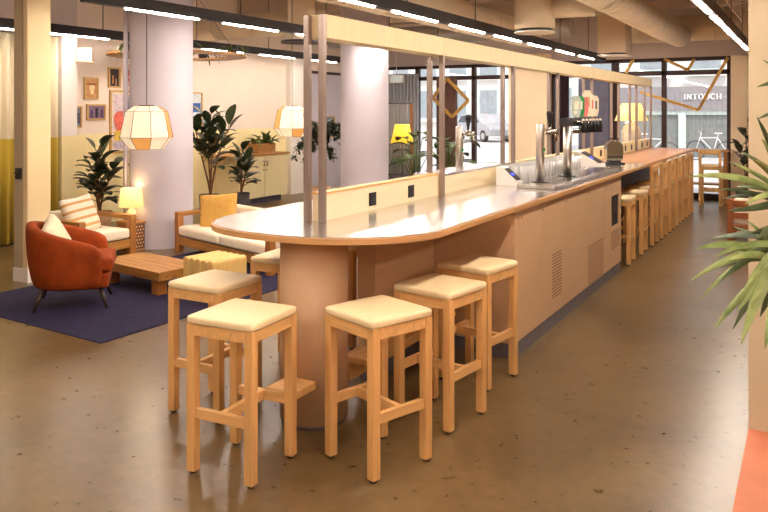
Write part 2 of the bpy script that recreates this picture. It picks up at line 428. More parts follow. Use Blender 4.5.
pipe('water_pipe', [(-3.2, 11.6, 3.37), (-1.42, 11.6, 3.37)], 0.05, M['ductmetal'], 'thin silvery pipe crossing behind the square air diffuser', 'pipe', 10)
pipe('drain_pipe', [(-8.9, 11.2, 3.35), (-4.5, 11.2, 3.2)], 0.05, M['duct'], 'slanting beige pipe high above the sideboard', 'pipe', 10)
for i, (y, lab) in enumerate([(5.6, 'concrete ceiling beam nearest the camera'), (8.2, 'second concrete ceiling beam from the camera'), (10.8, 'third concrete ceiling beam from the camera'), (13.4, 'concrete ceiling beam nearest the far window')]):
    struct(MB().box(-9.3, 5, y, y+0.35, 3.45, 3.75).build('beam_%d' % (i+1), M['ceil']))
# cable tray
t = thing('cable_tray', 'beige wire cable tray under the ceiling right of the big spiral duct', 'cable tray', (-1.0, 5.0, 3.2))
MB().box(-0.02, 0.0, 0, 9.4, 0, 0.06).box(0.38, 0.4, 0, 9.4, 0, 0.06).build('rail', M['duct'], t)
b = MB()
for k in range(32): b.box(0.0, 0.38, k*0.3, k*0.3+0.02, 0.0, 0.012)
b.build('rung', M['duct'], t)
b = MB()
for k in range(5): b.box(-0.02, 0, 0.6+k*2, 0.62+k*2, 0.06, 0.55).box(0.38, 0.4, 0.6+k*2, 0.62+k*2, 0.06, 0.55)
b.build('hanger', M['duct'], t)

def diffuser(name, x, y, z0, r, square, label, zt):
    t = thing(name, label, 'air diffuser', (x, y, z0))
    if square: MB().box(-r, r, -r, r, 0.05, zt-z0).build('body', M['duct'], t, bevel=0.01)
    else: MB().lathe([(r, 0.05), (r, zt-z0)], n=40).build('body', M['duct'], t)
    if square: MB().box(-r*1.02, r*1.02, -r*1.02, r*1.02, 0, 0.018).build('face_plate', M['white'], t)
    else: MB().lathe([(r*1.0, 0), (r*1.02, 0.018)], n=40).build('face_plate', M['white'], t)
    MB().lathe([(r*0.85, 0.018), (r*0.85, 0.05)], n=24).build('dark_gap', M['dark'], t)
    return t
diffuser('round_diffuser', -3.06, 9.25, 2.69, 0.255, False, 'beige drum air diffuser with white disc face, upper middle', 3.75)
diffuser('square_diffuser', -3.12, 14.0, 2.7, 0.25, True, 'smaller beige boxy air diffuser in front of the far window', 3.75)
t = thing('drum_diffuser', 'beige drum diffuser with dark ring above the far pendant lamp', 'air diffuser', (-6.45, 8.9, 2.69))
MB().lathe([(0.2, 0.03), (0.2, 1.06)], n=36).build('body', M['duct'], t)
MB().lathe([(0.3, 0.0), (0.3, 0.03)], n=36).build('ring', M['dark'], t)

# ---- light tracks
def track(name, X, y0, y1, zb, starts, ln, label, mtl, w=0.09, h=0.13, tm='tube'):
    t = thing(name, label, 'light track', (X, y0, zb))
    MB().box(-w/2, w/2, 0, y1-y0, 0.012, h).build('housing', mtl, t)
    k = 0
    while 0.4+k*1.8 < y1-y0:
        MB().tube([(0, 0.4+k*1.8, h), (0, 0.4+k*1.8, 3.75-zb)], 0.006, 6).build('suspension_rod', mtl, t); k += 1
    for s in starts:
        MB().box(-0.015, 0.015, s-y0, s-y0+ln, 0.0, 0.013).build('light_tube', M[tm], t)
    return t
track('ceiling_light_track', -5.85, 4.65, 14.6, 2.70, [5.15+1.41*k for k in range(7)], 1.0, 'black light track running from the lilac column behind the plywood header', M['track'])
track('ceiling_light_track', -3.60, -2.6, 15.2, 2.68, [-2.4+1.375*k+0.65 for k in range(12)], 1.0, 'long black light track just above the plywood header over the bar', M['track'])
track('ceiling_light_track', -8.4, 3.0, 13.6, 2.68, [3.25+1.42*k for k in range(7)], 1.0, 'black light track furthest left, near the curtain and the pictures', M['track'], tm='tube_soft')
track('ceiling_light_track', -0.875, -2.6, 13.2, 2.66, [-1.78+1.26*k for k in range(12)], 0.97, 'grey-brown light track with bright white tubes at upper right', M['trackgrey'])

track('ceiling_light_track', 1.87, -2.6, 4.3, 2.66, [-2.2+1.26*k for k in range(5)], 0.97, 'unseen light track added above the terracotta floor to brighten the stools', M['trackgrey'])  # added out of view as a warm key light on stools and pedestal

# ================================================================== BAR
# --- worktop outline: wide rounded end, long straight run
XL, XR, YC, YE = -3.15, -1.73, 3.72, 13.9
XM, RA, RB = (XL+XR)/2, (XR-XL)/2, 0.62
def outline(off, y1):
    pts = [(XR-off, y1)]
    for k in range(0, 33):
        a = -PI*k/32
        p_ = 2.0 if math.cos(a) > 0 else 2.6
        ca, sa = math.cos(a), math.sin(a); q = (abs(ca)**p_+abs(sa)**p_)**(-1/p_)
        pts.append((XM+(RA-off)*ca*q, YC+(RB-off)*sa*q))
    pts.append((XL+off, y1))
    return pts
t = thing('bar_worktop', 'long bar worktop with rounded near end, steel surface and plywood edge', 'worktop', (0, 0, 0))
MB().prism(outline(0.0, YE), 1.020, 1.050).build('edge_band', M['edge'], t)
o = MB().prism(outline(0.016, 9.5), 1.050, 1.056).build('steel_top', M['steel'], t)
o = MB().box(XL+0.01, XR-0.01, 9.5, YE-0.01, 1.050, 1.056).build('wood_top', M['red_wood'], t)
# --- pedestal under the rounded end
t = thing('bar_pedestal', 'tan round pedestal carrying the rounded end of the bar', 'pedestal', (-2.40, 3.43, 0))
MB().lathe([(0.188, 0.02), (0.188, 1.0198)], n=40).build('body', M['panel'], t)
MB().lathe([(0.178, 0.0), (0.178, 0.02)], n=40).build('base_ring', M['plinth'], t)
# --- knee wall (recess) and footrest
t = thing('knee_wall', 'brown recessed panel under the near bar overhang behind the stools', 'bar panel', (0, 0, 0))
MB().box(-2.50, -2.37, 4.05, 4.895, 0.12, 1.0198).build('panel', M['panel'], t)
MB().box(-2.49, -2.38, 4.06, 4.895, 0, 0.12).build('plinth', M['plinth'], t)
b = MB()
for i in range(2):
    for k in range(9): b.box(-2.371, -2.368, 4.30+k*0.03, 4.315+k*0.03, 0.93+i*0.025, 0.942+i*0.025)
b.build('vent_grille', M['vent'], t)
t = thing('footrest', 'wooden plank footrest under the bar running past the pedestal', 'footrest', (0, 0, 0))
MB().box(-2.43, -2.25, 3.035, 3.235, 0.245, 0.285).build('front_plank', M['wood_x'], t, bevel=0.004)
MB().box(-2.365, -2.19, 3.66, 4.89, 0.245, 0.285).build('long_plank', M['wood_y'], t, bevel=0.004)
MB().box(-2.365, -2.33, 3.7, 4.88, 0.13, 0.244).build('backing_strip', M['wood_y'], t)
# --- cabinet run
XF = -1.76
t = thing('bar_cabinet', 'long tan bar cabinet with vent holes and grey plinth behind the stools', 'bar cabinet', (0, 0, 0))
MB().box(-2.75, XF-0.02, 4.9, 8.2, 0.10, 1.0195).build('body', M['panel'], t)
MB().box(-2.70, XF-0.005, 4.91, 8.19, 0, 0.10).build('plinth', M['plinth'], t)
seams = [4.9, 5.45, 6.07, 6.80, 7.46, 8.2]
for i in range(5):
    y0, y1 = seams[i]+0.003, seams[i+1]-0.003
    if i < 4:
        p = MB().box(XF-0.02, XF, y0, y1, 0.105, 1.018).build('front_panel', M['panel'], t, bevel=0.002)
    else:
        b = MB().box(XF-0.02, XF, y0, 7.76, 0.105, 1.018).box(XF-0.02, XF, 8.10, y1, 0.105, 1.018)
        b.box(XF-0.02, XF, 7.76, 8.10, 0.105, 0.52).box(XF-0.02, XF, 7.76, 8.10, 0.83, 1.018)
        p = b.build('front_panel', M['panel'], t)
    b = MB()
    for (yy, zz) in [(y0+0.06, 0.955)]+([(y0+0.13, 0.955)] if i == 0 else []):
        b.tube([(XF-0.001, yy, zz), (XF+0.003, yy, zz)], 0.009, 10)
    b.build('lock', M['chrome'], p)
    g = {1: (5.75, 6.0, 0.23, 0.61), 3: (6.84, 7.40, 0.12, 0.49), 4: (7.74, 8.12, 0.29, 0.505)}.get(i)
    if i == 1 or i == 3 or i == 4:
        b = MB(); ya, yb, za, zb = g
        nz_ = int((zb-za)/0.024)
        for q in range(nz_):
            b.box(XF, XF+0.0015, ya, yb, za+q*0.024, za+q*0.024+0.008)
        b.build('vent_grille', M['vent'], p)
b = MB().box(XF-0.10, XF-0.012, 7.765, 8.095, 0.522, 0.828)
b.build('niche', M['dark'], t)
MB().box(XF-0.012, XF-0.006, 7.82, 8.02, 0.64, 0.79).build('card_reader', M['black'], t, bevel=0.003)
# --- support under the far wooden half
t = thing('table_support', 'dark brown centre panel under the far wooden half of the bar', 'bar panel', (0, 0, 0))
MB().box(-2.55, -2.42, 8.4, 13.6, 0.0, 1.0195).build('panel', M['brownpanel'], t)
MB().box(-2.419, -2.30, 8.5, 13.4, 0.16, 0.20).build('foot_rail', M['wood_y'], t)

# --- divider with posts and plywood header
t = thing('bar_divider', 'plywood header beam on metal posts over a low cream panel along the bar', 'bar divider', (0, 0, 1.0562))
joints = [3.60, 5.22, 6.80, 8.30, 9.85, 11.35, 13.10, 14.85]
joints = [3.60, 5.22, 6.80, 8.25, 9.75, 11.30, 12.60, 13.85]
ZH0, ZH1 = 2.125-1.056, 2.262-1.056
for i, y in enumerate(joints):
    for x in (-2.565, -2.46):
        MB().box(x-0.018, x+0.018, y-0.018, y+0.018, 0.0, ZH1-0.002 if i == 0 else ZH0).build('post', M['post'], t, bevel=0.003)
for i in range(len(joints)-1):
    y0, y1 = joints[i]+(0.02 if i == 0 else 0.002), joints[i+1]-0.002
    MB().box(-2.582, -2.443, y0, y1, ZH0, ZH1).build('header_beam', M['ply'], t, bevel=0.002)
    hp = 0.155 if i != 1 else 0.14
    p = MB().box(-2.545, -2.48, joints[i]+0.02, joints[i+1]-0.02, 0.0, hp).build('low_panel', M['ply_low'] if i < 2 else M['cab'], t)
    if i == 0:
        MB().box(-2.55, -2.474, joints[i]+0.02, joints[i+1]-0.02, hp, hp+0.012).build('cap', M['wood_y'], p)
        ys = [4.20, 4.74]
    elif i == 1:
        MB().box(-2.72, -2.474, joints[i]+0.022, joints[i+1]-0.022, hp, hp+0.014).build('cap', M['steel'], p); ys = []
    elif i == 2: ys = []
    else: ys = [joints[i]+0.55, joints[i]+1.0]
    for yy in ys:
        s_ = MB().box(-2.48, -2.472, yy-0.042, yy+0.042, 0.03, 0.115)
        s_.m(1).tube([(-2.4725, yy, 0.072), (-2.469, yy, 0.072)], 0.022, 14)
        s_.build('socket', [M['black'], M['dark']], p, bevel=0.002)

# ================================================================== STOOLS
def make_stool(label, back=False):
    t = thing('bar_stool', label, 'bar stool')
    a = 0.187; lw = 0.045; zt = 0.706
    for sx in (-1, 1):
        for sy in (-1, 1):
            x, y = sx*(a-lw/2), sy*(a-lw/2)
            top = 1.008 if (back and sx > 0) else zt
            l = MB().box(x-lw/2, x+lw/2, y-lw/2, y+lw/2, 0.012, top).build('leg', M['wood_z'], t, bevel=0.003)
            MB().lathe([(0.016, 0), (0.016, 0.012)], (x, y, 0), 10).build('foot_glide', M['black'], l)
    i = a-lw
    b = MB()
    for s_ in (-1, 1):
        b.box(-i, i, s_*(a-0.012)-0.011, s_*(a-0.012)+0.011, zt-0.055, zt)
        b.box(s_*(a-0.012)-0.011, s_*(a-0.012)+0.011, -i, i, zt-0.055, zt)
    b.build('seat_frame', M['wood_x'], t, bevel=0.002)
    # H-shaped stretchers: the two side ones lie at x = +-a
    for s_ in (-1, 1):
        MB().box(s_*(a-lw/2)-0.014, s_*(a-lw/2)+0.014, -i, i, 0.262, 0.308).build('stretcher', M['wood_y'], t, bevel=0.002)
    MB().box(-(a-lw/2-0.014), a-lw/2-0.014, -0.014, 0.014, 0.262, 0.308).build('stretcher', M['wood_x'], t, bevel=0.002)
    # cushion: rounded pad with a soft crown
    n = 10; bm = bmesh.new(); e = a+0.006 if not back else a-0.03
    b = MB(); rows = []
    def pt(u, v, z): return b.bm.verts.new((u, v, z))
    prof = [(0.985, 0.0), (1.0, 0.006), (1.0, 0.024), (0.985, 0.031), (0.93, 0.035), (0.6, 0.039), (0.25, 0.040)]
    prev = None; fs = []
    for (sc, z) in prof:
        ring = []
        for k in range(32):
            th_ = PI/4*(k//4)+[0.0, 0.35, 0.62, 0.74][k % 4]*1.0 if (k//4) % 2 == 0 else PI/4*(k//4)+[0.0, 0.046, 0.166, 0.436][k % 4]
            cx, cy = math.cos(th_), math.sin(th_)
            p_ = 16.0
            rr = (abs(cx)**p_+abs(cy)**p_)**(-1/p_)
            ring.append(pt(e*sc*cx*rr, e*sc*cy*rr, zt+z))
        if prev:
            for k in range(32): fs.append(b.bm.faces.new((prev[k], prev[(k+1) % 32], ring[(k+1) % 32], ring[k])))
        else: fs.append(b.bm.faces.new(list(reversed(ring))))
        prev = ring
    fs.append(b.bm.faces.new(prev)); b._new(fs, True)
    b.build('seat', M['leather'], t)
    if back:
        MB().box(a-lw+0.008, a-0.008, -i, i, 0.925, 1.006).build('back_rail', M['wood_y'], t, bevel=0.003)
    return t
def stool_rot(p, q): return math.atan2(q[1]-p[1], q[0]-p[0])
near = [  # x, y, rotation, label ; rotation turns the +x stretcher side
    (-2.395, 2.82, R) if False else None for R in ()]
G1 = 'backless bar stools at the near end of the bar'
s1 = make_stool('backless bar stool nearest the camera, left of the tan pedestal'); s1['group'] = G1
s1.location = (-2.375, 2.80, 0); s1.rotation_euler = (0, 0, math.radians(4-90))
for (x, y, r, lab) in [
    (-1.84, 3.175, -20, 'backless bar stool directly in front of the right half of the pedestal'),
    (-2.97, 3.265, 1-90, 'backless bar stool between the nearest stool and the blue rug'),
    (-1.80, 3.80, -9, 'middle stool of the three against the brown knee wall, right of the pedestal'),
    (-1.85, 4.46, -9, 'backless bar stool next to the near edge of the tan bar cabinet'),
    (-3.04, 4.06, 180+5, 'bar stool half hidden left behind the pedestal, beside the ribbed pouf'),
    (-3.00, 4.72, 180-4, 'bar stool glimpsed through the gap between the pedestal and knee wall')]:
    dup(s1, (x, y, 0), math.radians(r), lab, G1)
G2 = 'stools along the far half of the bar'
dup(s1, (-1.915, 8.66, 0), math.radians(3), 'backless stool beside the far end of the tan cabinet', G2)
dup(s1, (-1.905, 9.33, 0), math.radians(2), 'second backless stool past the tan cabinet', G2)
sb = make_stool('low-backed bar stool, first with a back past the tan cabinet', True); sb['group'] = G2
sb.location = (-1.895, 9.99, 0)
for k, lab in enumerate(['second low-backed stool of the far row', 'third low-backed stool of the far row', 'fourth low-backed stool of the far row', 'fifth low-backed stool of the far row', 'low-backed stool at the far end of the bar']):
    dup(sb, (-1.885, 10.62+0.645*k, 0), 0.0, lab, G2)
for k, lab in enumerate(['first stool on the hidden side of the wooden bar top, seen below the worktop', 'second stool on the hidden side of the wooden bar top, seen below the worktop']):
    dup(s1, (-2.98, 9.4+0.9*k, 0), PI, lab, 'stools on the hidden side of the bar')
dup(sb, (-1.56, 14.62, 0), math.radians(-90), 'low-backed stool standing at the window counter, back towards us', 'stools at the window counter')
dup(sb, (-2.35, 14.62, 0), math.radians(-90), 'low-backed stool at the window counter partly behind the bar end', 'stools at the window counter')
# window counter
t = thing('window_counter', 'wooden counter shelf under the far window behind the low-backed stool', 'counter', (0, 0, 0))
MB().box(-2.72, -1.32, 15.02, 15.42, 0.94, 0.985).build('top', M['oak_x'], t, bevel=0.004)
for x in (-2.68, -1.4): MB().box(x, x+0.06, 15.05, 15.40, 0, 0.94).build('leg', M['oak_z'], t)
MB().box(-2.62, -1.40, 15.10, 15.40, 0.32, 0.35).build('shelf', M['oak_x'], t)
# ================================================================== ON THE BAR
def P(x, y, h):
    Z = FPX*(EYE-h)/(y-HZ); r = (x-384)/FPX; return (Z*(r*CS-SN), Z*(r*SN+CS), h)
ZT = 1.0562
t = thing('drip_tray', 'long stainless steel drip tray under the beer taps on the bar', 'drip tray', (0, 0, 0))
MB().box(-2.14, -1.82, 6.0, 8.35, ZT, ZT+0.030).build('tray', M['steel'], t, bevel=0.004)
b = MB()
for k in range(40): b.box(-2.08, -1.87, 6.15+k*0.05, 6.175+k*0.05, ZT+0.030, ZT+0.034)
b.build('grating', M['chrome'], t)
MB().box(-1.8199, -1.812, 6.05, 8.3, ZT+0.002, ZT+0.026).build('front_strip', M['chrome'], t)
ZD = ZT+0.0345
def tap_handle(b, x, y, z):
    b.lathe([(0.010, 0), (0.012, 0.02), (0.026, 0.10), (0.030, 0.125), (0.022, 0.14)], (x, y, z), 12)
t = tap1 = thing('beer_tap', 'single steel beer tap with black handle, nearer of the two tap columns', 'beer tap', (-2.02, 6.26, ZD))
MB().lathe([(0.065, 0), (0.065, 0.006)], n=24).build('base_flange', M['black'], t)
MB().lathe([(0.036, 0.006), (0.036, 0.49), (0.03, 0.50)], n=24).build('column', M['satin'], t)
MB().tube([(0.02, 0.0, 0.43), (0.13, 0.08, 0.43)], 0.024, 14).tube([(0.115, 0.07, 0.43), (0.115, 0.07, 0.35)], 0.012, 10).build('faucet', M['chrome'], t)
b = MB(); tap_handle(b, 0.07, 0.042, 0.468); b.build('handle', M['black'], t)
MB().lathe([(0.014, 0.44), (0.014, 0.47)], (0.07, 0.042, 0), 12).build('collar', M['chrome'], t)
MB().tube([(0.036, -0.02, 0.28), (0.046, -0.024, 0.28)], 0.013, 12).build('badge', M['green'], t)
dup(tap1, (-2.86, 6.45, ZT), 0.0, 'single steel beer tap on the far side of the low divider, seen between posts')
t = thing('beer_tap_tower', 'steel beer tower with a row of taps and bright badges', 'beer tap tower', (-1.99, 6.98, ZD))
MB().lathe([(0.085, 0), (0.085, 0.008)], n=24).build('base_flange', M['black'], t)
MB().lathe([(0.040, 0.008), (0.040, 0.47)], n=24).build('column', M['satin'], t)
MB().tube([(0.0, 0, 0.42), (0.10, 0.22, 0.42)], 0.024, 14).build('side_pipe', M['chrome'], t)
dxy = Vector((math.cos(0.35), math.sin(0.35), 0))      # the header runs slightly across the bar
dxy = Vector((0.10, 0.995, 0)); nxy = Vector((0.995, -0.10, 0))
c0 = Vector((0.0, 0.02, 0.505))
MB().bar(c0-dxy*0.12, c0+dxy*0.52, 0.06, 0.08).build('header', M['dark'], t, bevel=0.006)
MB().bar(c0+dxy*0.04+nxy*0.035, c0+dxy*0.56+nxy*0.035, 0.03, 0.03).build('header_strip', M['steel'], t)
bcol = ['clearbadge', 'green', 'pink', 'badge', 'badge', 'badge']
for k in range(6):
    p = c0+dxy*(0.05+0.092*k)+nxy*0.05
    f_ = MB().tube([p, p+nxy*0.08, p+nxy*0.08+Vector((0, 0, -0.09))], 0.014, 10).build('faucet', M['chrome'], t)
    q = p+nxy*0.08+Vector((0, 0, 0.0))
    b = MB(); b.lathe([(0.017, -0.10), (0.020, -0.03), (0.012, 0.012)], (q.x, q.y, q.z), 10); b.build('handle', M['black'], f_)
    MB().ball((q.x, q.y, q.z+0.02), 0.014, 10).build('knob', M['ceramic'], f_)
    ud = Vector((0.8, 0.6, 0)); un = Vector((0.6, -0.8, 0))
    hb = [0.20, 0.20, 0.19, 0.26, 0.22, 0.21][k]
    q = c0+dxy*(0.2+0.1*k)+Vector((0, 0, 0.02))
    bb = MB().bar(q, q+Vector((0, 0, 0.03)), 0.02, 0.02)
    s_ = bb.build('badge_stem', M['chrome'], t)
    q = q+Vector((0, 0, 0.03))
    u = ud*0.046; v = Vector((0, 0, hb)); poly = [q-u*0.7, q+u*0.7, q+u+v*0.25, q+u+v*0.85, q+u*0.6+v, q-u*0.6+v, q-u+v*0.85, q-u+v*0.25]
    MB().prism3([p_+un*0.011 for p_ in poly], un*-0.022).build('badge', M[bcol[k]], s_)
    d_ = q+v*0.35+un*0.0112
    mk = [M['badge'], M['badge'], M['pink'], M['stripe'], M['pink'], M['dark']][k]
    bb = MB().prism3([d_-u*0.4, d_+u*0.5, d_+u*0.5+v*0.4, d_-u*0.4+v*0.4], un*0.004)
    if k in (0, 3): bb.prism3([d_-u*0.5-v*0.2, d_+u*0.1-v*0.2, d_+u*0.1-v*0.08, d_-u*0.5-v*0.08], un*0.004)
    bb.build('emblem', mk, s_)
def wedge(name, x0, x1, y0, y1, h, label):
    t = thing(name, label, 'control box', (0, 0, 0))
    prof = [(x1, y0, ZT), (x1, y0, ZT+0.03), (x0+0.05, y0, ZT+h), (x0, y0, ZT+h), (x0, y0, ZT)]
    MB().prism3(prof, (0, y1-y0, 0)).build('housing', M['white'], t, bevel=0.004)
    n_ = Vector((h-0.03, 0, x1-x0-0.05)).normalized()
    a = Vector((x0+0.07, y0+0.02, ZT+h-0.02*(h-0.03)/(x1-x0-0.05)))+n_*0.001; e = Vector((x1-0.02, y0+0.02, ZT+0.03+0.02*(h-0.03)/(x1-x0-0.05)))+n_*0.001
    p = MB().prism3([a, e, e+Vector((0, y1-y0-0.04, 0)), a+Vector((0, y1-y0-0.04, 0))], n_*0.006).build('control_panel', M['dark'], t)
    mpt = a*0.55+e*0.45+n_*0.007
    MB().prism3([mpt, mpt+(e-a)*0.16, mpt+(e-a)*0.16+Vector((0, 0.06, 0)), mpt+Vector((0, 0.06, 0))], n_*0.003).build('display', M['blue'], p)
wedge('glass_washer_control', -2.37, -2.17, 6.12, 6.26, 0.16, 'white wedge-shaped control box with blue display before the glasses')
wedge('tap_control', -2.40, -2.10, 8.70, 8.95, 0.17, 'white wedge-shaped box with dark panel beyond the beer tower')
# drinking glasses in rows
g = MB()
g.lathe([(0.028, 0.0), (0.030, 0.004), (0.037, 0.15), (0.0345, 0.15), (0.027, 0.012)], n=12)
G3 = 'drinking glasses lined up behind the taps'
GL = 'clear tumbler standing in the rows of glasses behind the taps'
g0 = None
for j in range(3):
    for k in range(19):
        loc = (-2.405+0.088*j, 6.45+0.10*k, ZT)
        if g0 is None:
            g0 = g.build('drinking_glass', M['drink']); tag(g0, GL, 'glass', G3); g0.location = loc
        else:
            c = g0.copy(); C.objects.link(c); c.location = loc
# chrome dispenser
t = thing('napkin_dispenser', 'chrome arched dispenser on the bar before the wooden top', 'dispenser', (-2.08, 9.28, ZT), math.radians(28))
b = MB(); arch = [(-0.1, 0.05), (0.1, 0.05), (0.1, 0.2)]+[(0.1*math.cos(PI*k/10), 0.2+0.09*math.sin(PI*k/10)) for k in range(1, 10)]+[(-0.1, 0.2)]
b.prism3([(x, -0.07, z) for x, z in arch], (0, 0.14, 0)); b.build('housing', M['chrome'], t, bevel=0.006)
MB().box(-0.115, 0.115, -0.09, 0.09, 0.0, 0.02).build('base', M['dark'], t, bevel=0.004)
MB().box(-0.09, 0.09, -0.075, -0.071, 0.085, 0.10).box(-0.07, 0.07, -0.06, 0.06, 0.02, 0.05).build('slot', M['dark'], t)
MB().tube([(-0.06, 0, 0.285), (-0.06, 0, 0.31), (0.06, 0, 0.31), (0.06, 0, 0.285)], 0.007, 8).build('handle', M['dark'], t)

# ================================================================== LOUNGE
o = MB().box(-1.05, 1.05, -1.5, 1.5, 0.0, 0.006).build('rug', M['rug'], loc=(-5.48, 5.29, 0), rotz=math.radians(-3))
tag(o, 'dark indigo rug on the concrete floor under the lounge seats', 'rug')
RZ = 0.0062
# --- tub armchair
def tub_chair(loc, rz):
    t = thing('tub_armchair', 'burnt orange velvet tub armchair on dark splayed legs', 'armchair', loc, rz)
    # local +x is the front; U-shaped shell
    path = []
    N = 40
    R_, S_ = 0.33, 0.26      # back radius and straight arm run
    total = PI*R_+2*S_
    for k in range(N+1):
        d = total*k/N
        if d < S_: p = (S_-d, -R_); nrm = (0, -1)
        elif d < S_+PI*R_:
            a = -PI/2-(d-S_)/R_; p = (R_*math.cos(a), R_*math.sin(a)); nrm = (math.cos(a), math.sin(a))
        else: p = (d-S_-PI*R_, R_); nrm = (0, 1)
        path.append((p, nrm, d/total))
    b = MB(); rows = []
    for (p, n_, u) in path:
        q = abs(u-0.5)*2                       # 0 at back, 1 at arm front
        top = 0.74-0.20*(q**1.3)
        if q > 0.9: top -= (q-0.9)*0.35
        th = 0.042
        sec = [(-th, 0.17), (th*0.85-0.035, 0.17), (th-0.015, 0.30), (th+0.01, 0.45), (th+0.02, top-0.05), (th+0.012, top-0.015), (0.015, top), (-th+0.012, top-0.015), (-th, top-0.05), (-th, 0.40)]
        rows.append([b.bm.verts.new((p[0]+n_[0]*s_, p[1]+n_[1]*s_, z)) for s_, z in sec])
    fs = []
    for r0, r1 in zip(rows, rows[1:]):
        m_ = len(r0)
        for k in range(m_): fs.append(b.bm.faces.new((r0[k], r0[(k+1) % m_], r1[(k+1) % m_], r1[k])))
    fs.append(b.bm.faces.new(rows[0])); fs.append(b.bm.faces.new(list(reversed(rows[-1]))))
    b._new(fs, True)
    b.build('shell', M['velvet'], t, subsurf=1)
    # seat block fills the U and bulges forward
    def seat_poly(off, fx):
        pts = [(fx, -R_+0.05+off), (fx, R_-0.05-off)]
        for k in range(0, 13):
            a = PI/2+PI*k/12; pts.append(((R_-0.04-off)*math.cos(a), (R_-0.04-off)*math.sin(a)))
        return pts
    MB().prism(seat_poly(0.0, 0.30), 0.175, 0.30).build('seat_base', M['velvet'], t, bevel=0.02, seg=3)
    MB().prism(seat_poly(0.008, 0.335), 0.302, 0.43).build('seat_cushion', M['velvet'], t, bevel=0.04, seg=4)
    for sx, sy in ((1, 1), (1, -1), (-1, 1), (-1, -1)):
        MB().tube([(sx*0.23, sy*0.22, 0.176), (sx*0.29, sy*0.26, 0.0)], [0.022, 0.012], 12).build('leg', M['darkleg'], t)
    return t
tub_chair((-5.64, 4.39, RZ+0.004), math.radians(46))
def pillow(name, label, mats, w_, h_, th, mtx, stripes=False, group=None):
    n = 14; b = MB(); grid = {}
    for s_ in (1, -1):
        for i in range(n+1):
            for j in range(n+1):
                u, v = i/n*2-1, j/n*2-1
                e = (1-u**4)*(1-v**4)
                pinch = 1-0.06*(1-abs(u*v))*(abs(u)**6+abs(v)**6)
                if s_ == -1 and (abs(u) == 1 or abs(v) == 1): grid[(s_, i, j)] = grid[(1, i, j)]; continue
                co = Vector((u*w_/2*pinch, s_*th/2*max(0, e)**0.5, v*h_/2*pinch))
                grid[(s_, i, j)] = b.bm.verts.new(mtx @ co)
        for i in range(n):
            for j in range(n):
                f = b.bm.faces.new((grid[(s_, i, j)], grid[(s_, i+1, j)], grid[(s_, i+1, j+1)], grid[(s_, i, j+1)]))
                f.smooth = True; f.material_index = 1 if (stripes and j in (2, 5, 8, 11)) else 0
    o = b.build(name, mats); tag(o, label, 'cushion', group); return o
def pm(loc, rz, tilt, roll=0.0):
    return Matrix.Translation(loc) @ Matrix.Rotation(rz, 4, 'Z') @ Matrix.Rotation(tilt, 4, 'X') @ Matrix.Rotation(roll, 4, 'Y')
# linen pillow in the tub chair: lies against the back
pillow('throw_pillow', 'plain cream linen pillow in the orange armchair', [M['linen']], 0.44, 0.40, 0.13, pm((-5.74, 4.30, 0.575), math.radians(40-90), math.radians(26), math.radians(14)))
# --- wooden lounge armchair with striped pillow (faces +X)
def wood_seat(name, label, cat, loc, rz, width, depth, arm_h, seat_z, nback, left_arm=True, right_arm=True):
    # local: front edge along +x from 0 to width at y = 0, back towards +y
    t = thing(name, label, cat, loc, rz)
    def arm(x0):
        w_ = 0.085
        b = MB().box(x0, x0+w_, 0, 0.075, 0, arm_h-0.0502).build('arm_post', M['oak_z'], t, bevel=0.004)
        MB().box(x0, x0+w_, depth-0.075, depth, 0, arm_h-0.0502).build('arm_post', M['oak_z'], t, bevel=0.004)
        MB().box(x0, x0+w_, 0, depth, arm_h-0.05, arm_h).build('armrest', M['oak_y'], t, bevel=0.004)
    if left_arm: arm(0.0)
    if right_arm: arm(width-0.085)
    z = seat_z
    MB().box(0.0855, width-0.0855, 0.005, 0.035, z-0.11, z-0.01).box(0.0855, width-0.0855, depth-0.05, depth-0.02, z-0.11, z-0.01).box(0.0855, width-0.0855, 0.036, depth-0.051, z-0.05, z-0.03).build('seat_rail', M['oak_x'], t, bevel=0.003)
    MB().box(0.0855, width-0.0855, depth-0.045, depth-0.015, z+0.22, z+0.30).box(0.0855, width-0.0855, depth-0.045, depth-0.015, z+0.03, z+0.1).box(0.09, 0.13, depth-0.045, depth-0.015, z-0.0, z+0.30).box(width-0.13, width-0.09, depth-0.045, depth-0.015, z, z+0.30).build('back_frame', M['oak_x'], t, bevel=0.003)
    n = 2 if nback > 1 else 1
    cw = (width-0.18)/n
    for k in range(n):
        MB().box(0.09+k*cw+0.004, 0.09+(k+1)*cw-0.004, -0.01, depth-0.07, z, z+0.12).build('seat_cushion', M['cushion'], t, bevel=0.035, seg=4)
    for k in range(n):
        b = MB(); x0 = 0.09+k*cw+0.01; x1 = 0.09+(k+1)*cw-0.01
        b.prism3([(x0, depth-0.20, z+0.122), (x0, depth-0.07, z+0.122), (x0, depth-0.05, z+0.33), (x0, depth-0.17, z+0.35)], (x1-x0, 0, 0))
        b.build('back_cushion', M['cushion'], t, bevel=0.04, seg=4)
    return t
wood_seat('wooden_armchair', 'oak framed armchair with white cushions and a striped pillow', 'armchair', (-6.98, 5.50, 0.0), math.radians(90), 0.80, 0.78, 0.47, 0.20, 1)
pillow('striped_pillow', 'cream pillow with ochre stripes leaning in the oak armchair', [M['cushion'], M['stripe']], 0.50, 0.44, 0.14, pm((-7.34, 5.80, 0.50), math.radians(98), math.radians(-22), math.radians(-4)), True)
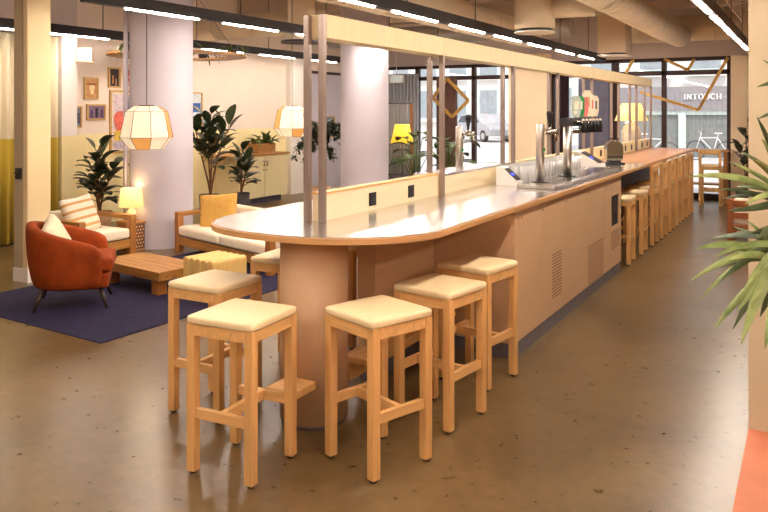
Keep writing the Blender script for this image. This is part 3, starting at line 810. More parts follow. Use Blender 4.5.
# --- sofa facing us
sofa_rz = math.radians(-16.4)
wood_seat('wooden_sofa', 'long low oak framed sofa with white cushions behind the bar stools', 'sofa', (-6.72, 6.66, 0.0062), sofa_rz, 1.98, 0.80, 0.47, 0.19, 2)
pillow('mustard_pillow', 'plain mustard yellow pillow on the oak sofa', [M['mustard']], 0.47, 0.47, 0.14, pm((-6.20, 6.86, 0.47), math.radians(22), math.radians(-14), math.radians(-4)))
# --- coffee table
t = thing('coffee_table', 'low oak plank coffee table on the indigo rug', 'coffee table', (-5.60, 5.23, RZ), math.radians(-8))
b = MB()
for k in range(6): b.box(-0.5, 0.5, -0.26+k*0.0868, -0.26+k*0.0868+0.0855, 0.142, 0.225)
b.build('top', M['oak_x'], t, bevel=0.002)
for sx in (-1, 1):
    for sy in (-1, 1):
        MB().box(sx*0.38-0.05, sx*0.38+0.05, sy*0.17-0.05, sy*0.17+0.05, 0, 0.1415).build('leg', M['oak_z'], t, bevel=0.003)
# --- ribbed pouf
t = thing('ribbed_pouf', 'pale yellow ribbed stool with wavy rounded slats by the coffee table', 'stool', (-4.73, 5.19, RZ), math.radians(-8))
nr = 5; wR = 0.42/nr
for k in range(nr):
    x = -0.21+wR*(k+0.5); r = wR/2-0.001
    prof = [(x-r, 0.0), (x-r, 0.345)]+[(x-r*math.cos(PI*q/8), 0.345+0.03*math.sin(PI*q/8)) for q in range(1, 8)]+[(x+r, 0.345), (x+r, 0.0)]
    MB().prism3([(px_, -0.20, z) for px_, z in prof], (0, 0.40, 0)).build('slat', M['rib'], t, bevel=0.012, seg=3)
# --- side table with carved side and lamp
t = thing('side_table', 'small oak side table with patterned carved side beside the sofa', 'side table', (-7.20, 6.42, 0))
MB().box(-0.14, 0.14, -0.11, 0.11, 0.335, 0.36).build('top', M['oak_x'], t, bevel=0.003)
MB().box(-0.13, 0.12, -0.10, 0.10, 0.0, 0.335).build('body', M['oak_z'], t)
b = MB()
for i in range(5):
    for j in range(8):
        y = -0.098+i*0.04+(0.02 if j % 2 else 0); z = 0.02+j*0.04
        if y+0.03 < 0.105: b.prism3([(0.12, y, z), (0.12, y+0.015, z+0.016), (0.12, y+0.03, z), (0.12, y+0.015, z-0.016)], (0.006, 0, 0))
b.build('carved_panel', [M['stripe']], t)
MB().box(0.1201, 0.122, -0.10, 0.10, 0.005, 0.335).build('carved_ground', M['brownpanel'], t)
t = thing('table_lamp', 'small lit table lamp with white ball base by the lilac column', 'table lamp', (-7.2, 6.42, 0.3603))
MB().lathe([(0.045, 0), (0.06, 0.03), (0.066, 0.07), (0.05, 0.12), (0.018, 0.15), (0.014, 0.19)], n=24).build('base', M['ceramic'], t)
MB().lathe([(0.145, 0.175), (0.122, 0.40)], n=32, cap=False).build('lamp_shade', M['shadec'], t, solid=0.004)
MB().ball((0, 0, 0.27), 0.028).build('bulb', M['bulb'], t)
L = bpy.data.lights.new('lamp_light', 'POINT'); L.energy = 1.2; L.color = (1.0, 0.75, 0.42); L.shadow_soft_size = 0.05
lo = bpy.data.objects.new('lamp_light', L); C.objects.link(lo); lo.parent = t; lo.location = (0, 0, 0.33)
# --- pendants
def pendant(label, loc, ph, s_):
    t = thing('pendant_lamp', label, 'pendant lamp', loc, ph, 'faceted paper pendant lamps')
    n = 8; rings = [(0.115, 0.20), (0.19, 0.15), (0.24, -0.09), (0.15, -0.20)]
    b = MB(); fs = []; rows = []
    for r, z in rings: rows.append([b.bm.verts.new((r*s_*math.cos(2*PI*k/n), r*s_*math.sin(2*PI*k/n), z*s_)) for k in range(n)])
    for i, (a, c_) in enumerate(zip(rows, rows[1:])):
        for k in range(n):
            f = b.bm.faces.new((a[k], c_[k], c_[(k+1) % n], a[(k+1) % n]))
            f.material_index = 1 if (k % 4 == (0 if i != 2 else 2)) else 0
    b.build('shade', [M['shade'], M['shadeo']], t)
    b = MB()
    for k in range(n):
        pts = [Vector((r*s_*1.004*math.cos(2*PI*k/n), r*s_*1.004*math.sin(2*PI*k/n), z*s_)) for r, z in rings]
        for p_, q_ in zip(pts, pts[1:]): b.tube([p_, q_], 0.0028, 6)
    for r, z in rings[1:]:
        for k in range(n):
            b.tube([(r*s_*1.004*math.cos(2*PI*j/n), r*s_*1.004*math.sin(2*PI*j/n), z*s_) for j in (k, k+1)], 0.0022, 6)
    b.build('rib_wire', M['stem'], t)
    MB().lathe([(0.07*s_, 0.197*s_), (0.07*s_, 0.21*s_)], n=20).build('top_cap', M['darkleg'], t)
    MB().tube([(0, 0, 0.21*s_), (0, 0, 3.745-loc[2])], 0.004, 8).build('cord', M['darkleg'], t)
    L = bpy.data.lights.new('pendant_light', 'POINT'); L.energy = 4; L.color = (1.0, 0.82, 0.58); L.shadow_soft_size = 0.08
    lo = bpy.data.objects.new('pendant_light', L); C.objects.link(lo); lo.parent = t; lo.location = (0, 0, -0.24*s_)
    return t
pendant('faceted paper pendant lamp hanging in front of the lilac column', (-5.39, 4.99, 1.545), 0.2, 1.0)
pendant('faceted paper pendant lamp hanging behind the first metal post', (-6.01, 8.08, 1.56), 0.65, 1.0)

# ================================================================== LEFT WALL THINGS
def picture(label, x0, y0, x1, y1, art, fw=0.025, X=-9.3, cover=None):
    a = onX(x0, y0, X); c = onX(x1, y1, X)
    ya, yb, zb, za = a[1], c[1], a[2], c[2]
    t = thing('framed_picture', label, 'picture', (X+0.001, (ya+yb)/2, (za+zb)/2), 0, 'framed pictures on the left wall')
    w_, h_ = (yb-ya)/2, (zb-za)/2
    b = MB().box(0, 0.03, -w_, -w_+fw, -h_, h_).box(0, 0.03, w_-fw, w_, -h_, h_).box(0, 0.03, -w_+fw, w_-fw, -h_, -h_+fw).box(0, 0.03, -w_+fw, w_-fw, h_-fw, h_)
    b.build('frame', M['frame'], t)
    MB().box(0.004, 0.012, -w_+fw, w_-fw, -h_+fw, h_-fw).build('mount', M['paper'], t)
    b = MB(); mats = []
    for (rgb, poly) in art:
        b.m(len(mats)); mats.append(mat('print_ink', rgb, 0.7, var=0.25, scale=(25, 25, 25)))
        b.prism3([(0.012+0.0006*len(mats), -w_*u, h_*v) for u, v in [(-p[0], p[1]) for p in poly]], (0.001, 0, 0))
    b.build('print', mats, t)
def R4(x0, x1, y0, y1): return [(x0, y0), (x1, y0), (x1, y1), (x0, y1)]
def blob(cx, cy, rx, ry, ph=0.0, n=18):
    return [(cx+rx*(1+0.12*math.sin(3*a+ph))*math.cos(a), cy+ry*(1+0.1*math.cos(2*a+ph))*math.sin(a)) for a in [2*PI*k/n for k in range(n)]]
picture('small framed picture of warm glowing light, left of the upper row', 83.5, 77, 97.5, 99.5, [((206, 150, 96), R4(-.8, .8, -.85, .85)), ((250, 216, 160), blob(.1, -.1, .35, .5)), ((150, 90, 60), R4(-.8, .8, .3, .45))])
picture('small framed dark night photograph with orange lights', 107.5, 67, 119.5, 88, [((52, 36, 36), R4(-.8, .8, -.85, .85)), ((200, 130, 70), R4(-.3, -.1, -.6, .2)), ((170, 120, 90), R4(.2, .4, -.8, -.1))])
picture('small framed picture with red blocks, partly behind the column', 123, 64.5, 137, 86, [((226, 190, 176), R4(-.85, .85, -.85, .85)), ((196, 60, 56), R4(-.5, .6, -.1, .5)), ((206, 90, 80), R4(-.5, .6, -.6, -.25))])
picture('small wide framed photograph of violet figures', 86, 104, 105, 120, [((132, 104, 128), R4(-.85, .85, -.8, .8)), ((44, 34, 56), R4(-.1, .2, -.7, .5)), ((84, 62, 96), R4(-.6, -.35, -.7, .3)), ((90, 64, 96), R4(.45, .7, -.7, .35))])
picture('framed picture half hidden by the white pilaster', 71, 106, 81, 128, [((150, 150, 160), R4(-.8, .8, -.85, .85)), ((90, 90, 110), R4(-.2, .6, -.6, .4))])
picture('framed blue and white poster beside the rubber tree', 186, 92, 201.5, 128, [((226, 232, 240), R4(-.9, .9, -.9, .9)), ((70, 110, 190), R4(-.2, .8, -.1, .4)), ((120, 150, 200), R4(-.2, .8, -.6, -.3))])
picture('small dark framed picture on the wall panel behind the posts', 324, 116, 334, 137, [((110, 130, 150), R4(-.9, .9, -.9, .9)), ((60, 70, 90), R4(-.6, .6, -.5, .3))], X=-9.255)
picture('large framed abstract print with coral, yellow and grey shapes', 109, 90, 139, 152, [((214, 196, 200), R4(-.78, .78, -.88, .88)), ((228, 110, 92), blob(-.3, .0, .42, .38)), ((232, 196, 84), R4(-.72, .72, -.6, -.28)), ((140, 150, 158), blob(.32, .52, .22, .3, 1.0)), ((206, 190, 206), R4(-.72, .72, -.82, -.62))], 0.035)
# exit sign
t = thing('exit_sign', 'small lit white exit sign with walking figure on the white pilaster', 'exit sign', (-8.70, 6.62, 2.1), math.radians(53))
p = onX(80, 55, -8.74); t.location = (-8.62, p[1]-0.02, p[2]); t.scale = (0.72, 1.0, 0.72)
MB().box(-0.13, 0.13, 0.02, 0.09, -0.11, 0.13).build('housing', M['white'], t, bevel=0.006)
MB().box(-0.16, 0.17, -0.02, 0.09, -0.14, -0.11).box(-0.05, 0.05, 0.09, 0.16, -0.05, 0.05).build('base_ledge', M['postwall'], t)
MB().box(-0.10, 0.11, 0.015, 0.02, -0.08, 0.10).build('sign_face', M['signface'], t)
b = MB().ball((0.01, 0.012, 0.065), 0.013, 10)
for a, e in [((0.01, .048), (0.0, -.005)), ((0.0, -.005), (.025, -.03)), ((.025, -.03), (.02, -.065)), ((0.0, -.005), (-.02, -.035)), ((-.02, -.035), (-.04, -.04)), ((0.01, .04), (.035, .015)), ((0.01, .04), (-.02, .02))]:
    b.tube([(a[0], 0.012, a[1]), (e[0], 0.012, e[1])], 0.006, 6)
b.build('walking_figure', M['signfig'], t)
# curtain along the left wall
b = MB(); prev = None; fs = []
n = 220
for i in range(n+1):
    y = 2.2+4.40*i/n; x = -8.80+0.05*math.sin(i*0.9)+0.015*math.sin(i*0.37)
    col = [b.bm.verts.new((x+0.0*z, y, z)) for z in (0.02, 1.345, 2.69)]
    if prev:
        for k in (0, 1):
            f = b.bm.faces.new((prev[k], col[k], col[k+1], prev[k+1])); f.material_index = k; f.smooth = True
    prev = col
o = b.build('curtain', [M['ycurt'], M['sheer']], solid=0.004); tag(o, 'long pleated curtain, sheer above and mustard yellow below, behind the post', 'curtain')

# ---- sideboard
t = thing('sideboard', 'cream sideboard with wooden top against the left wall behind the plants', 'sideboard', (-9.29, 10.2, 0))
MB().box(0, 0.55, 0.0, 1.38, 0.12, 0.88).build('body', M['cab'], t, bevel=0.003)
MB().box(-0.0, 0.60, -0.32, 1.42, 0.881, 0.92).build('top', M['oak_y'], t, bevel=0.004)
MB().box(0.02, 0.45, 0.05, 1.33, 0.0, 0.12).build('toe_kick', M['navy'], t)
for k in range(2):
    d = MB().box(0.551, 0.57, 0.01+k*0.69, 0.685+k*0.69, 0.125, 0.872).build('door', M['cab'], t, bevel=0.003)
    yy = 0.65+k*0.08
    MB().tube([(0.571, yy, 0.78), (0.60, yy, 0.775), (0.60, yy, 0.70), (0.571, yy, 0.695)], 0.008, 8).tube([(0.571, yy, 0.62), (0.585, yy, 0.62)], 0.012, 8).build('handle', M['stem'], d)
# ================================================================== PLANTS
def broad_plant(name, label, loc, pot, potm, stems, leafm, nleaf, L, W, seed, spread=0.9, cat='plant', low=0.25, group=None, base_leaf=0.0):
    # pot = (radius bottom, radius top, height); stems = list of tip offsets (dx, dy, height)
    rnd = random.Random(seed)
    t = thing(name, label, cat, loc, 0, group)
    rb, rt, h = pot
    MB().lathe([(rb, 0), (rt, h), (rt-0.012, h), (rt-0.016, h-0.03)], n=28).build('pot', potm, t)
    MB().lathe([(rt-0.018, h-0.028), (rt-0.018, h-0.024)], n=20).build('soil', M['soil'], t)
    sb_ = MB(); lb = MB()
    for (dx, dy, hh) in stems:
        pts = []
        for k in range(6):
            q = k/5; pts.append(Vector((dx*q**1.3+0.012*math.sin(5*q+seed), dy*q**1.3+0.01*math.cos(4*q), h-0.03+(hh-h+0.03)*q)))
        sb_.tube(pts, [0.016*(1-0.55*k/5) for k in range(6)], 8)
        for i in range(nleaf):
            q = low+(1-low)*(i+0.5)/nleaf
            k = min(4, int(q*5)); f = q*5-k
            p = pts[k].lerp(pts[k+1], f)
            a = i*2.4+rnd.uniform(-.4, .4)
            el = 0.15+0.9*q+rnd.uniform(-.35, .3)
            d = Vector((math.cos(a)*math.cos(el), math.sin(a)*math.cos(el), math.sin(el)))
            st = spread*rnd.uniform(0.05, 0.14)
            e = p+d*st
            sb_.tube([p, e], 0.0045, 5)
            s_ = rnd.uniform(0.75, 1.15)
            lb.leaf(e, d, (0, 0, 1), L*s_, W*s_, droop=rnd.uniform(0.5, 1.3), fold=rnd.uniform(.05, .2))
    sb_.build('stem', M['stem'], t); lb.build('foliage', leafm, t)
    return t
broad_plant('rubber_plant', 'dark leaved rubber plant in beige pot behind the striped pillow', (-8.02, 6.62, 0), (0.12, 0.165, 0.40), M['terracottapot'],
            [(0.02, -0.02, 1.22), (-0.12, 0.02, 1.02), (0.16, 0.10, 0.95), (0.05, -0.1, 0.8)], M['leaf'], 15, 0.26, 0.14, 3, low=0.25)
broad_plant('rubber_tree', 'tall rubber tree with broad dark leaves in black pot behind the sofa', (-7.72, 8.35, 0), (0.13, 0.15, 0.47), M['darkpot'],
            [(-0.05, 0.05, 1.62), (0.18, 0.22, 1.45), (-0.2, -0.1, 1.5), (0.10, 0.02, 1.3)], M['leaf'], 14, 0.30, 0.16, 8, low=0.45)
broad_plant('fiddle_fig', 'shorter dark leaved plant right of the tall rubber tree', (-7.75, 9.10, 0), (0.11, 0.13, 0.42), M['darkpot'],
            [(0.0, 0.0, 1.02), (0.08, 0.08, 0.9), (-0.06, 0.04, 0.8)], M['leaf'], 14, 0.24, 0.13, 11, low=0.25)
# planter box on the sideboard
t = thing('planter_box', 'wooden box planter with green leaves on the sideboard top', 'planter', (-9.02, 11.18, 0.9203))
MB().box(-0.12, 0.12, -0.26, 0.26, 0, 0.17).build('box', M['oak_y'], t, bevel=0.004)
MB().box(-0.10, 0.10, -0.24, 0.24, 0.17, 0.175).build('soil', M['soil'], t)
rnd = random.Random(5); lb = MB()
for i in range(46):
    a = rnd.uniform(0, 2*PI); el = rnd.uniform(0.3, 1.4)
    lb.leaf((rnd.uniform(-.08, .08), rnd.uniform(-.22, .22), 0.176), (math.cos(a)*math.cos(el), math.sin(a)*math.cos(el)*1.2, math.sin(el)), (0, 0, 1), rnd.uniform(.16, .34), rnd.uniform(.05, .09), droop=rnd.uniform(.6, 1.6))
lb.build('foliage', M['leaf2'], t)
# weeping fig on a slim stem seen through the posts
rnd = random.Random(21)
t = thing('weeping_fig', 'bushy small leaved fig tree behind the first metal post', 'plant', (-7.56, 11.0, 0))
MB().lathe([(0.15, 0), (0.18, 0.36), (0.165, 0.36), (0.16, 0.33)], n=24).build('pot', M['terracottapot'], t)
MB().lathe([(0.16, 0.33), (0.16, 0.335)], n=20).build('soil', M['soil'], t)
b = MB().tube([(0, 0, 0.33), (0.02, 0.01, 0.8), (0, 0, 1.2)], [0.022, 0.018, 0.014], 8)
lb = MB()
for i in range(22):
    a = rnd.uniform(0, 2*PI); r_ = rnd.uniform(.15, .46)
    tip = Vector((r_*math.cos(a), r_*math.sin(a), rnd.uniform(1.0, 1.5)))
    mid = Vector((tip.x*.5, tip.y*.5, tip.z+.06)); end = tip*1.15-Vector((0, 0, rnd.uniform(.15, .45)))
    end.z = max(end.z, 0.72)
    b.tube([(0, 0, 1.1), mid, tip, end], [0.008, 0.006, 0.004, 0.002], 5)
    for k in range(34):
        q = rnd.uniform(0, 1); p = (mid.lerp(tip, q*2) if q < .5 else tip.lerp(end, q*2-1))
        d = Vector((rnd.uniform(-1, 1), rnd.uniform(-1, 1), rnd.uniform(-1, .6)))
        lb.leaf(p, d, (0, 0, 1), rnd.uniform(.09, .14), .06, droop=.5, n=3)
b.build('stem', M['stem'], t); lb.build('foliage', M['leaf'], t)
# strelitzia plants by the round white column
def strel(label, loc, seed, n, hmin, hmax):
    rnd = random.Random(seed)
    t = thing('strelitzia', label, 'plant', loc, 0, 'strelitzia plants by the window')
    MB().lathe([(0.15, 0), (0.19, 0.4), (0.175, 0.4), (0.17, 0.37)], n=24).build('pot', M['darkpot'], t)
    MB().lathe([(0.17, 0.37), (0.17, 0.375)], n=20).build('soil', M['soil'], t)
    b = MB(); lb = MB()
    for i in range(n):
        a = i*2.4+rnd.uniform(-.3, .3); r_ = rnd.uniform(.1, .28); h = rnd.uniform(hmin, hmax)
        tip = Vector((r_*math.cos(a), r_*math.sin(a), h))
        b.tube([(0.05*math.cos(a), 0.05*math.sin(a), .37), Vector((tip.x*.45, tip.y*.45, .37+(h-.37)*.6)), tip], [.012, .009, .006], 6)
        lb.leaf(tip, (math.cos(a), math.sin(a), .35), (0, 0, 1), rnd.uniform(.3, .42), rnd.uniform(.18, .25), droop=rnd.uniform(.9, 1.6), fold=.12)
    b.build('stem', M['leaf2'], t); lb.build('foliage', M['leafm'], t)
strel('broad leaved green plant below the yellow lamp shade', (-5.86, 11.36, 0), 4, 15, 0.75, 1.35)
strel('broad leaved green plant behind the second pair of metal posts', (-5.66, 12.35, 0), 9, 15, 0.7, 1.38)
broad_plant('window_plant', 'broad leaved plant in front of the far right pier', (-0.93, 13.75, 0), (0.14, 0.17, 0.4), M['darkpot'],
            [(0.0, 0.0, 1.42), (0.12, 0.1, 1.2), (-0.1, 0.0, 1.1)], M['leaf'], 9, 0.24, 0.13, 31, low=0.35)
# hanging wooden ring planter
t = thing('hanging_ring_planter', 'flat wooden ring with trailing plants hung from the ceiling at left', 'hanging planter', (-8.1, 8.1, 2.5))
ri, ro = 0.72, 1.0; b = MB(); fs = []; n = 48
V_ = [[b.bm.verts.new((r*math.cos(2*PI*k/n), r*math.sin(2*PI*k/n), z)) for k in range(n)] for r, z in ((ri, 0), (ro, 0), (ro, .03), (ri, .03))]
for i in range(4):
    for k in range(n): fs.append(b.bm.faces.new((V_[i][k], V_[(i+1) % 4][k], V_[(i+1) % 4][(k+1) % n], V_[i][(k+1) % n])))
b._new(fs); b.build('ring', M['oak_x'], t)
b = MB()
for k in range(4):
    a = PI/4+k*PI/2; b.tube([(.86*math.cos(a), .86*math.sin(a), .03), (0.04*math.cos(a), .04*math.sin(a), 1.24)], .004, 6)
b.build('cord', M['darkleg'], t)
lb = MB(); rnd = random.Random(77)
for a in (0.3, 1.9, 3.3, 4.7, 5.6):
    c = Vector((.86*math.cos(a), .86*math.sin(a), .03))
    MB().lathe([(.06, 0), (.08, .09)], c, 14).build('pot', M['darkpot'], t)
    for k in range(16):
        aa = rnd.uniform(0, 2*PI); p = c+Vector((.07*math.cos(aa), .07*math.sin(aa), .09))
        lb.leaf(p, (math.cos(aa), math.sin(aa), rnd.uniform(0, .6)), (0, 0, 1), rnd.uniform(.15, .32), .035, droop=rnd.uniform(1.5, 3.5), n=6)
lb.build('foliage', M['leaf2'], t)

# ---- dracaena in the right foreground
rnd = random.Random(14)
t = thing('dracaena', 'large dracaena with long sword leaves reaching in at the right edge', 'plant', (0.20, 3.42, 0.0045))
MB().lathe([(0.16, 0), (0.20, 0.42), (0.185, 0.42), (0.18, 0.38)], n=28).build('pot', M['darkpot'], t)
MB().lathe([(0.18, 0.38), (0.18, 0.385)], n=20).build('soil', M['soil'], t)
O = Vector((0.20, 3.42, 0))
crowns = [at(805, 212, 2.95), at(788, 246, 2.8), at(812, 85, 3.0)]
b = MB()
for c in crowns:
    c = Vector(c)-O
    b.tube([(0.02, 0, .38), (c.x*.5, c.y*.5, .38+(c.z-.38)*.5), c], [.03, .026, .02], 10)
b.build('stem', M['stem'], t)
lb = MB(); lb2 = MB()
def blade(bld, root, tip, W, sag):
    sag *= 0.6; root = Vector(root)-O+Vector((rnd.uniform(-.03, .03), rnd.uniform(-.03, .03), rnd.uniform(-.09, .07))); tip = Vector(tip)-O
    n = 9; d = tip-root; side = d.cross(Vector((0, 0, 1))).normalized(); prev = None; fs = []
    view = Vector((SN, -CS, 0.25)); side = (side*0.6+d.cross(view).normalized()*0.75*(1 if d.cross(view).dot(side) > 0 else -1)).normalized()
    for i in range(n+1):
        q = i/n; p = root+d*q+Vector((0, 0, sag*4*q*(1-q)))
        wd = W/2*(math.sin(PI*min(1.0, 0.12+0.88*q**0.75)))**0.8+.0008
        nr_ = side.cross(d).normalized()
        row = [bld.bm.verts.new(p-side*wd+nr_*wd*.35), bld.bm.verts.new(p), bld.bm.verts.new(p+side*wd+nr_*wd*.35)]
        if prev:
            for k in (0, 1): fs.append(bld.bm.faces.new((prev[k], prev[k+1], row[k+1], row[k])))
        prev = row
    bld._new(fs, True)
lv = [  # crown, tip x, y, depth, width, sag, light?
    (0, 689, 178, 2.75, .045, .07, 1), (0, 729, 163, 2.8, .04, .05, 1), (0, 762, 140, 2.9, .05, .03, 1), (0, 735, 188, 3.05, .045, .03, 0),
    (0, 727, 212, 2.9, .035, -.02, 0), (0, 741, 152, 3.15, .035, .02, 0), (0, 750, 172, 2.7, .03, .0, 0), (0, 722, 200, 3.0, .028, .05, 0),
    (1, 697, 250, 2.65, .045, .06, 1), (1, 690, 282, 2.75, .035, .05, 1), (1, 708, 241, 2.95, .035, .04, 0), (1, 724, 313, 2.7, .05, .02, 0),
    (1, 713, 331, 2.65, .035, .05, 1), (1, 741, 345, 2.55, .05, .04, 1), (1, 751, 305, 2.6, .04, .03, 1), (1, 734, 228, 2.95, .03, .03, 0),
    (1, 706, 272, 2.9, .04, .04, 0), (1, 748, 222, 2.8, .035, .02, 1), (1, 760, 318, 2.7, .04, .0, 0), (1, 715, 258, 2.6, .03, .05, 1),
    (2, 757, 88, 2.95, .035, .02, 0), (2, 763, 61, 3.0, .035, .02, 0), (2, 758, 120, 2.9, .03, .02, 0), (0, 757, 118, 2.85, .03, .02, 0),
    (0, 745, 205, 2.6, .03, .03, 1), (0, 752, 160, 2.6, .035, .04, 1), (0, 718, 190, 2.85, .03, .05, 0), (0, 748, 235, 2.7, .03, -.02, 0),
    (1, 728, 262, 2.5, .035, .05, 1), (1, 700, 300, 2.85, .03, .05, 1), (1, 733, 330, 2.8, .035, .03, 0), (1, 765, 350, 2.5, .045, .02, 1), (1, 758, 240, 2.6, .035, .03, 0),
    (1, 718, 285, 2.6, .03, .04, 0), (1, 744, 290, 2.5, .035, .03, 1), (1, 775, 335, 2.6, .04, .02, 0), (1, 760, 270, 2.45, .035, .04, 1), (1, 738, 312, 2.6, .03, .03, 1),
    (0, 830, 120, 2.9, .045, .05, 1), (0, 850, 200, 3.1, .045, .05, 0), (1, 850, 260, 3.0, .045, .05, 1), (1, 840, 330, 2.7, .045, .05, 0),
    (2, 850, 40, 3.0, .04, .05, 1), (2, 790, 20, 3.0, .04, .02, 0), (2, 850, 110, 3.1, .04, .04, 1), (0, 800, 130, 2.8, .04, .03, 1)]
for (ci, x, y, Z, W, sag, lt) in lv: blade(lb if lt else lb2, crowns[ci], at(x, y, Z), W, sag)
lb.build('foliage', M['leaf3'], t, solid=0.0015); lb2.build('shaded_foliage', M['leaf4'], t, solid=0.0015)  # second mesh holds the blades with shade painted into their colour

# ================================================================== FAR THINGS
# wooden lounge chair at the right behind the wall
t = thing('slatted_chair', 'orange-brown wooden lounge chair behind the right wall edge', 'chair', (-0.92, 10.35, 0))
for (x, y) in ((0, 0), (0, 0.6), (0.62, 0), (0.62, 0.6)): MB().box(x, x+0.065, y, y+0.065, 0, 0.59).build('leg', M['teak'], t, bevel=0.003)
for z in (0.2, 0.35, 0.50):
    MB().box(0.066, 0.619, 0.01, 0.045, z, z+0.075).build('slat', M['teak'], t, bevel=0.003)
MB().box(0.01, 0.045, 0.066, 0.599, 0.2, 0.27).box(0.64, 0.675, 0.066, 0.599, 0.2, 0.27).box(0.05, 0.63, 0.046, 0.64, 0.25, 0.27).build('seat_frame', M['teak'], t)
MB().box(0.07, 0.61, 0.06, 0.63, 0.271, 0.38).build('seat_cushion', M['cushion'], t, bevel=0.03, seg=3)
MB().box(0.07, 0.61, 0.05, 0.16, 0.381, 0.60).build('back_cushion', M['cushion'], t, bevel=0.03, seg=3)
# yellow floor lamp by the round column
def shade_lamp(name, label, cat, loc, base, rb, rt, z0, z1, shm, energy, groupless=True):
    t = thing(name, label, cat, loc)
    base(t)
    MB().lathe([(rb, z0), (rt, z1)], n=32, cap=False).build('lamp_shade', shm, t, solid=0.004)
    MB().ball((0, 0, (z0+z1)/2), 0.035).build('bulb', M['bulb'], t)
    L = bpy.data.lights.new('lamp_light', 'POINT'); L.energy = energy; L.color = (1, .78, .45); L.shadow_soft_size = .06
    lo = bpy.data.objects.new('lamp_light', L); C.objects.link(lo); lo.parent = t; lo.location = (0, 0, (z0+z1)/2+.08)
def floor_base(t):
    MB().lathe([(0.14, 0), (0.14, .02), (.02, .03)], n=24).build('base', M['black'], t)
    MB().tube([(0, 0, .03), (0, 0, 1.32)], .01, 8).build('pole', M['black'], t)
shade_lamp('floor_lamp', 'floor lamp with bright yellow shade right of the round white column', 'floor lamp', (-6.63, 12.33, 0), floor_base, .215, .135, 1.10, 1.45, M['shadey'], 8)
# sideboard carrying the big lamp
t = thing('window_console', 'low wooden console under the big cream lamp by the far window', 'console', (-3.35, 15.05, 0))
MB().box(-0.45, 0.36, -0.2, 0.2, 0.04, 0.95).build('body', M['oak_z'], t, bevel=0.004)
MB().box(-0.48, 0.39, -0.25, 0.22, 0.951, 0.98).build('top', M['oak_x'], t)
MB().box(-0.40, 0.32, -0.16, 0.16, 0, 0.04).build('plinth', M['darkleg'], t)
def urn(t):
    MB().lathe([(.09, 0), (.15, .04), (.175, .18), (.18, .32), (.14, .42), (.09, .46), (.10, .49), (.03, .50)], n=32).build('base', M['clayl'], t)
    MB().tube([(0, 0, .5), (0, 0, .56)], .02, 10).build('neck', M['gold'], t)
shade_lamp('urn_lamp', 'big table lamp with urn base and cream shade at the far window', 'table lamp', (-3.02, 14.96, 0.9803), urn, .31, .18, .53, .87, M['shadec'], 1.5)
# slate panel, maroon curtain and brown door panel in the far wall
struct(MB().box(-4.08, -3.50, 15.1, 15.4, 0, 2.35).build('wall_slate', M['navy']))
b = MB(); prev = None
def folded(name, x0, x1, y, z0, z1, m_, label, amp=.035, fr=14):
    b = MB(); prev = None; fs = []; n = 60
    for i in range(n+1):
        q = i/n; x = x0+(x1-x0)*q; yy = y+amp*math.sin(q*fr*PI)
        col = [b.bm.verts.new((x, yy, z)) for z in (z0, z1)]
        if prev: fs.append(b.bm.faces.new((prev[0], col[0], col[1], prev[1])))
        prev = col
    b._new(fs, True); o = b.build(name, m_, solid=.004); tag(o, label, 'curtain'); return o
folded('maroon_curtain', -4.60, -4.33, 15.3, 0.02, 2.40, M['maroon'], 'dark maroon curtain right of the tan pilaster', fr=8)
folded('grey_curtain', -8.72, -7.75, 15.2, 0.02, 2.55, M['greycurt'], 'pale grey-blue pleated curtain right of the round white column', fr=22)
struct(MB().box(-7.33, -6.85, 15.25, 15.35, 0, 2.45).build('door_2', M['brownpanel'], bevel=.01))
# framed standing board
t = thing('standing_board', 'thin dark framed clear board standing before the grey curtain', 'board', (-7.75, 14.3, 0))
MB().box(-.36, -.33, -.015, .015, 0, 1.85).box(-.36, .3, -.015, .015, 1.85, 1.88).box(-.33, .27, -.015, .015, .3, .33).build('frame', M['plinth'], t)
MB().box(.27, .31, -.02, .02, 0, 1.85).build('wooden_upright', M['oak_z'], t)
MB().box(-.33, .27, -.004, .004, .33, 1.85).build('board', M['glass'], t)
MB().box(-.4, -.3, -.2, .2, 0, .0).build('foot', M['plinth'], t) if False else None
# small exit sign
t = thing('wall_sign', 'small white sign by the round white column, far left window', 'sign', onY(396, 79, 14.9))
MB().box(-.17, .17, 0, .04, -.09, .09).build('housing', M['white'], t, bevel=.005)
MB().box(-.14, .14, -.004, 0, -.065, .065).build('sign_face', M['signface'], t)
MB().tube([(0, .02, .09), (0, .02, 3.74-t.location.z)], .008, 6).build('hanging_rod', M['white'], t)
# gold diamond frames hung in the windows
def zig(label, pts, Y=15.478, w_=.055):
    b = MB()
    q = [Vector(onY(x, y, Y)) for x, y in pts]
    for a, e in zip(q, q[1:]): b.bar(a, e, w_, .04, up=(0, 1, 0))
    o = b.build('gold_window_ornament', M['gold']); tag(o, label, 'window ornament', 'gold angular bars in the windows'); return o
zig('gold diamond shaped frame seen between the second posts', [(447, 78.5), (468.5, 100.5), (452, 117), (433, 98), (447, 78.5)], 15.2, .07)
zig('long gold V-shaped bar crossing the far right window', [(640, 92), (698.5, 110), (728, 57)])
zig('small gold V-shaped bar at the top of the far right window', [(664, 59), (688, 70), (694.5, 59)])
zig('short slanting gold bar at the top left of the far window', [(626, 73), (633.5, 59)])
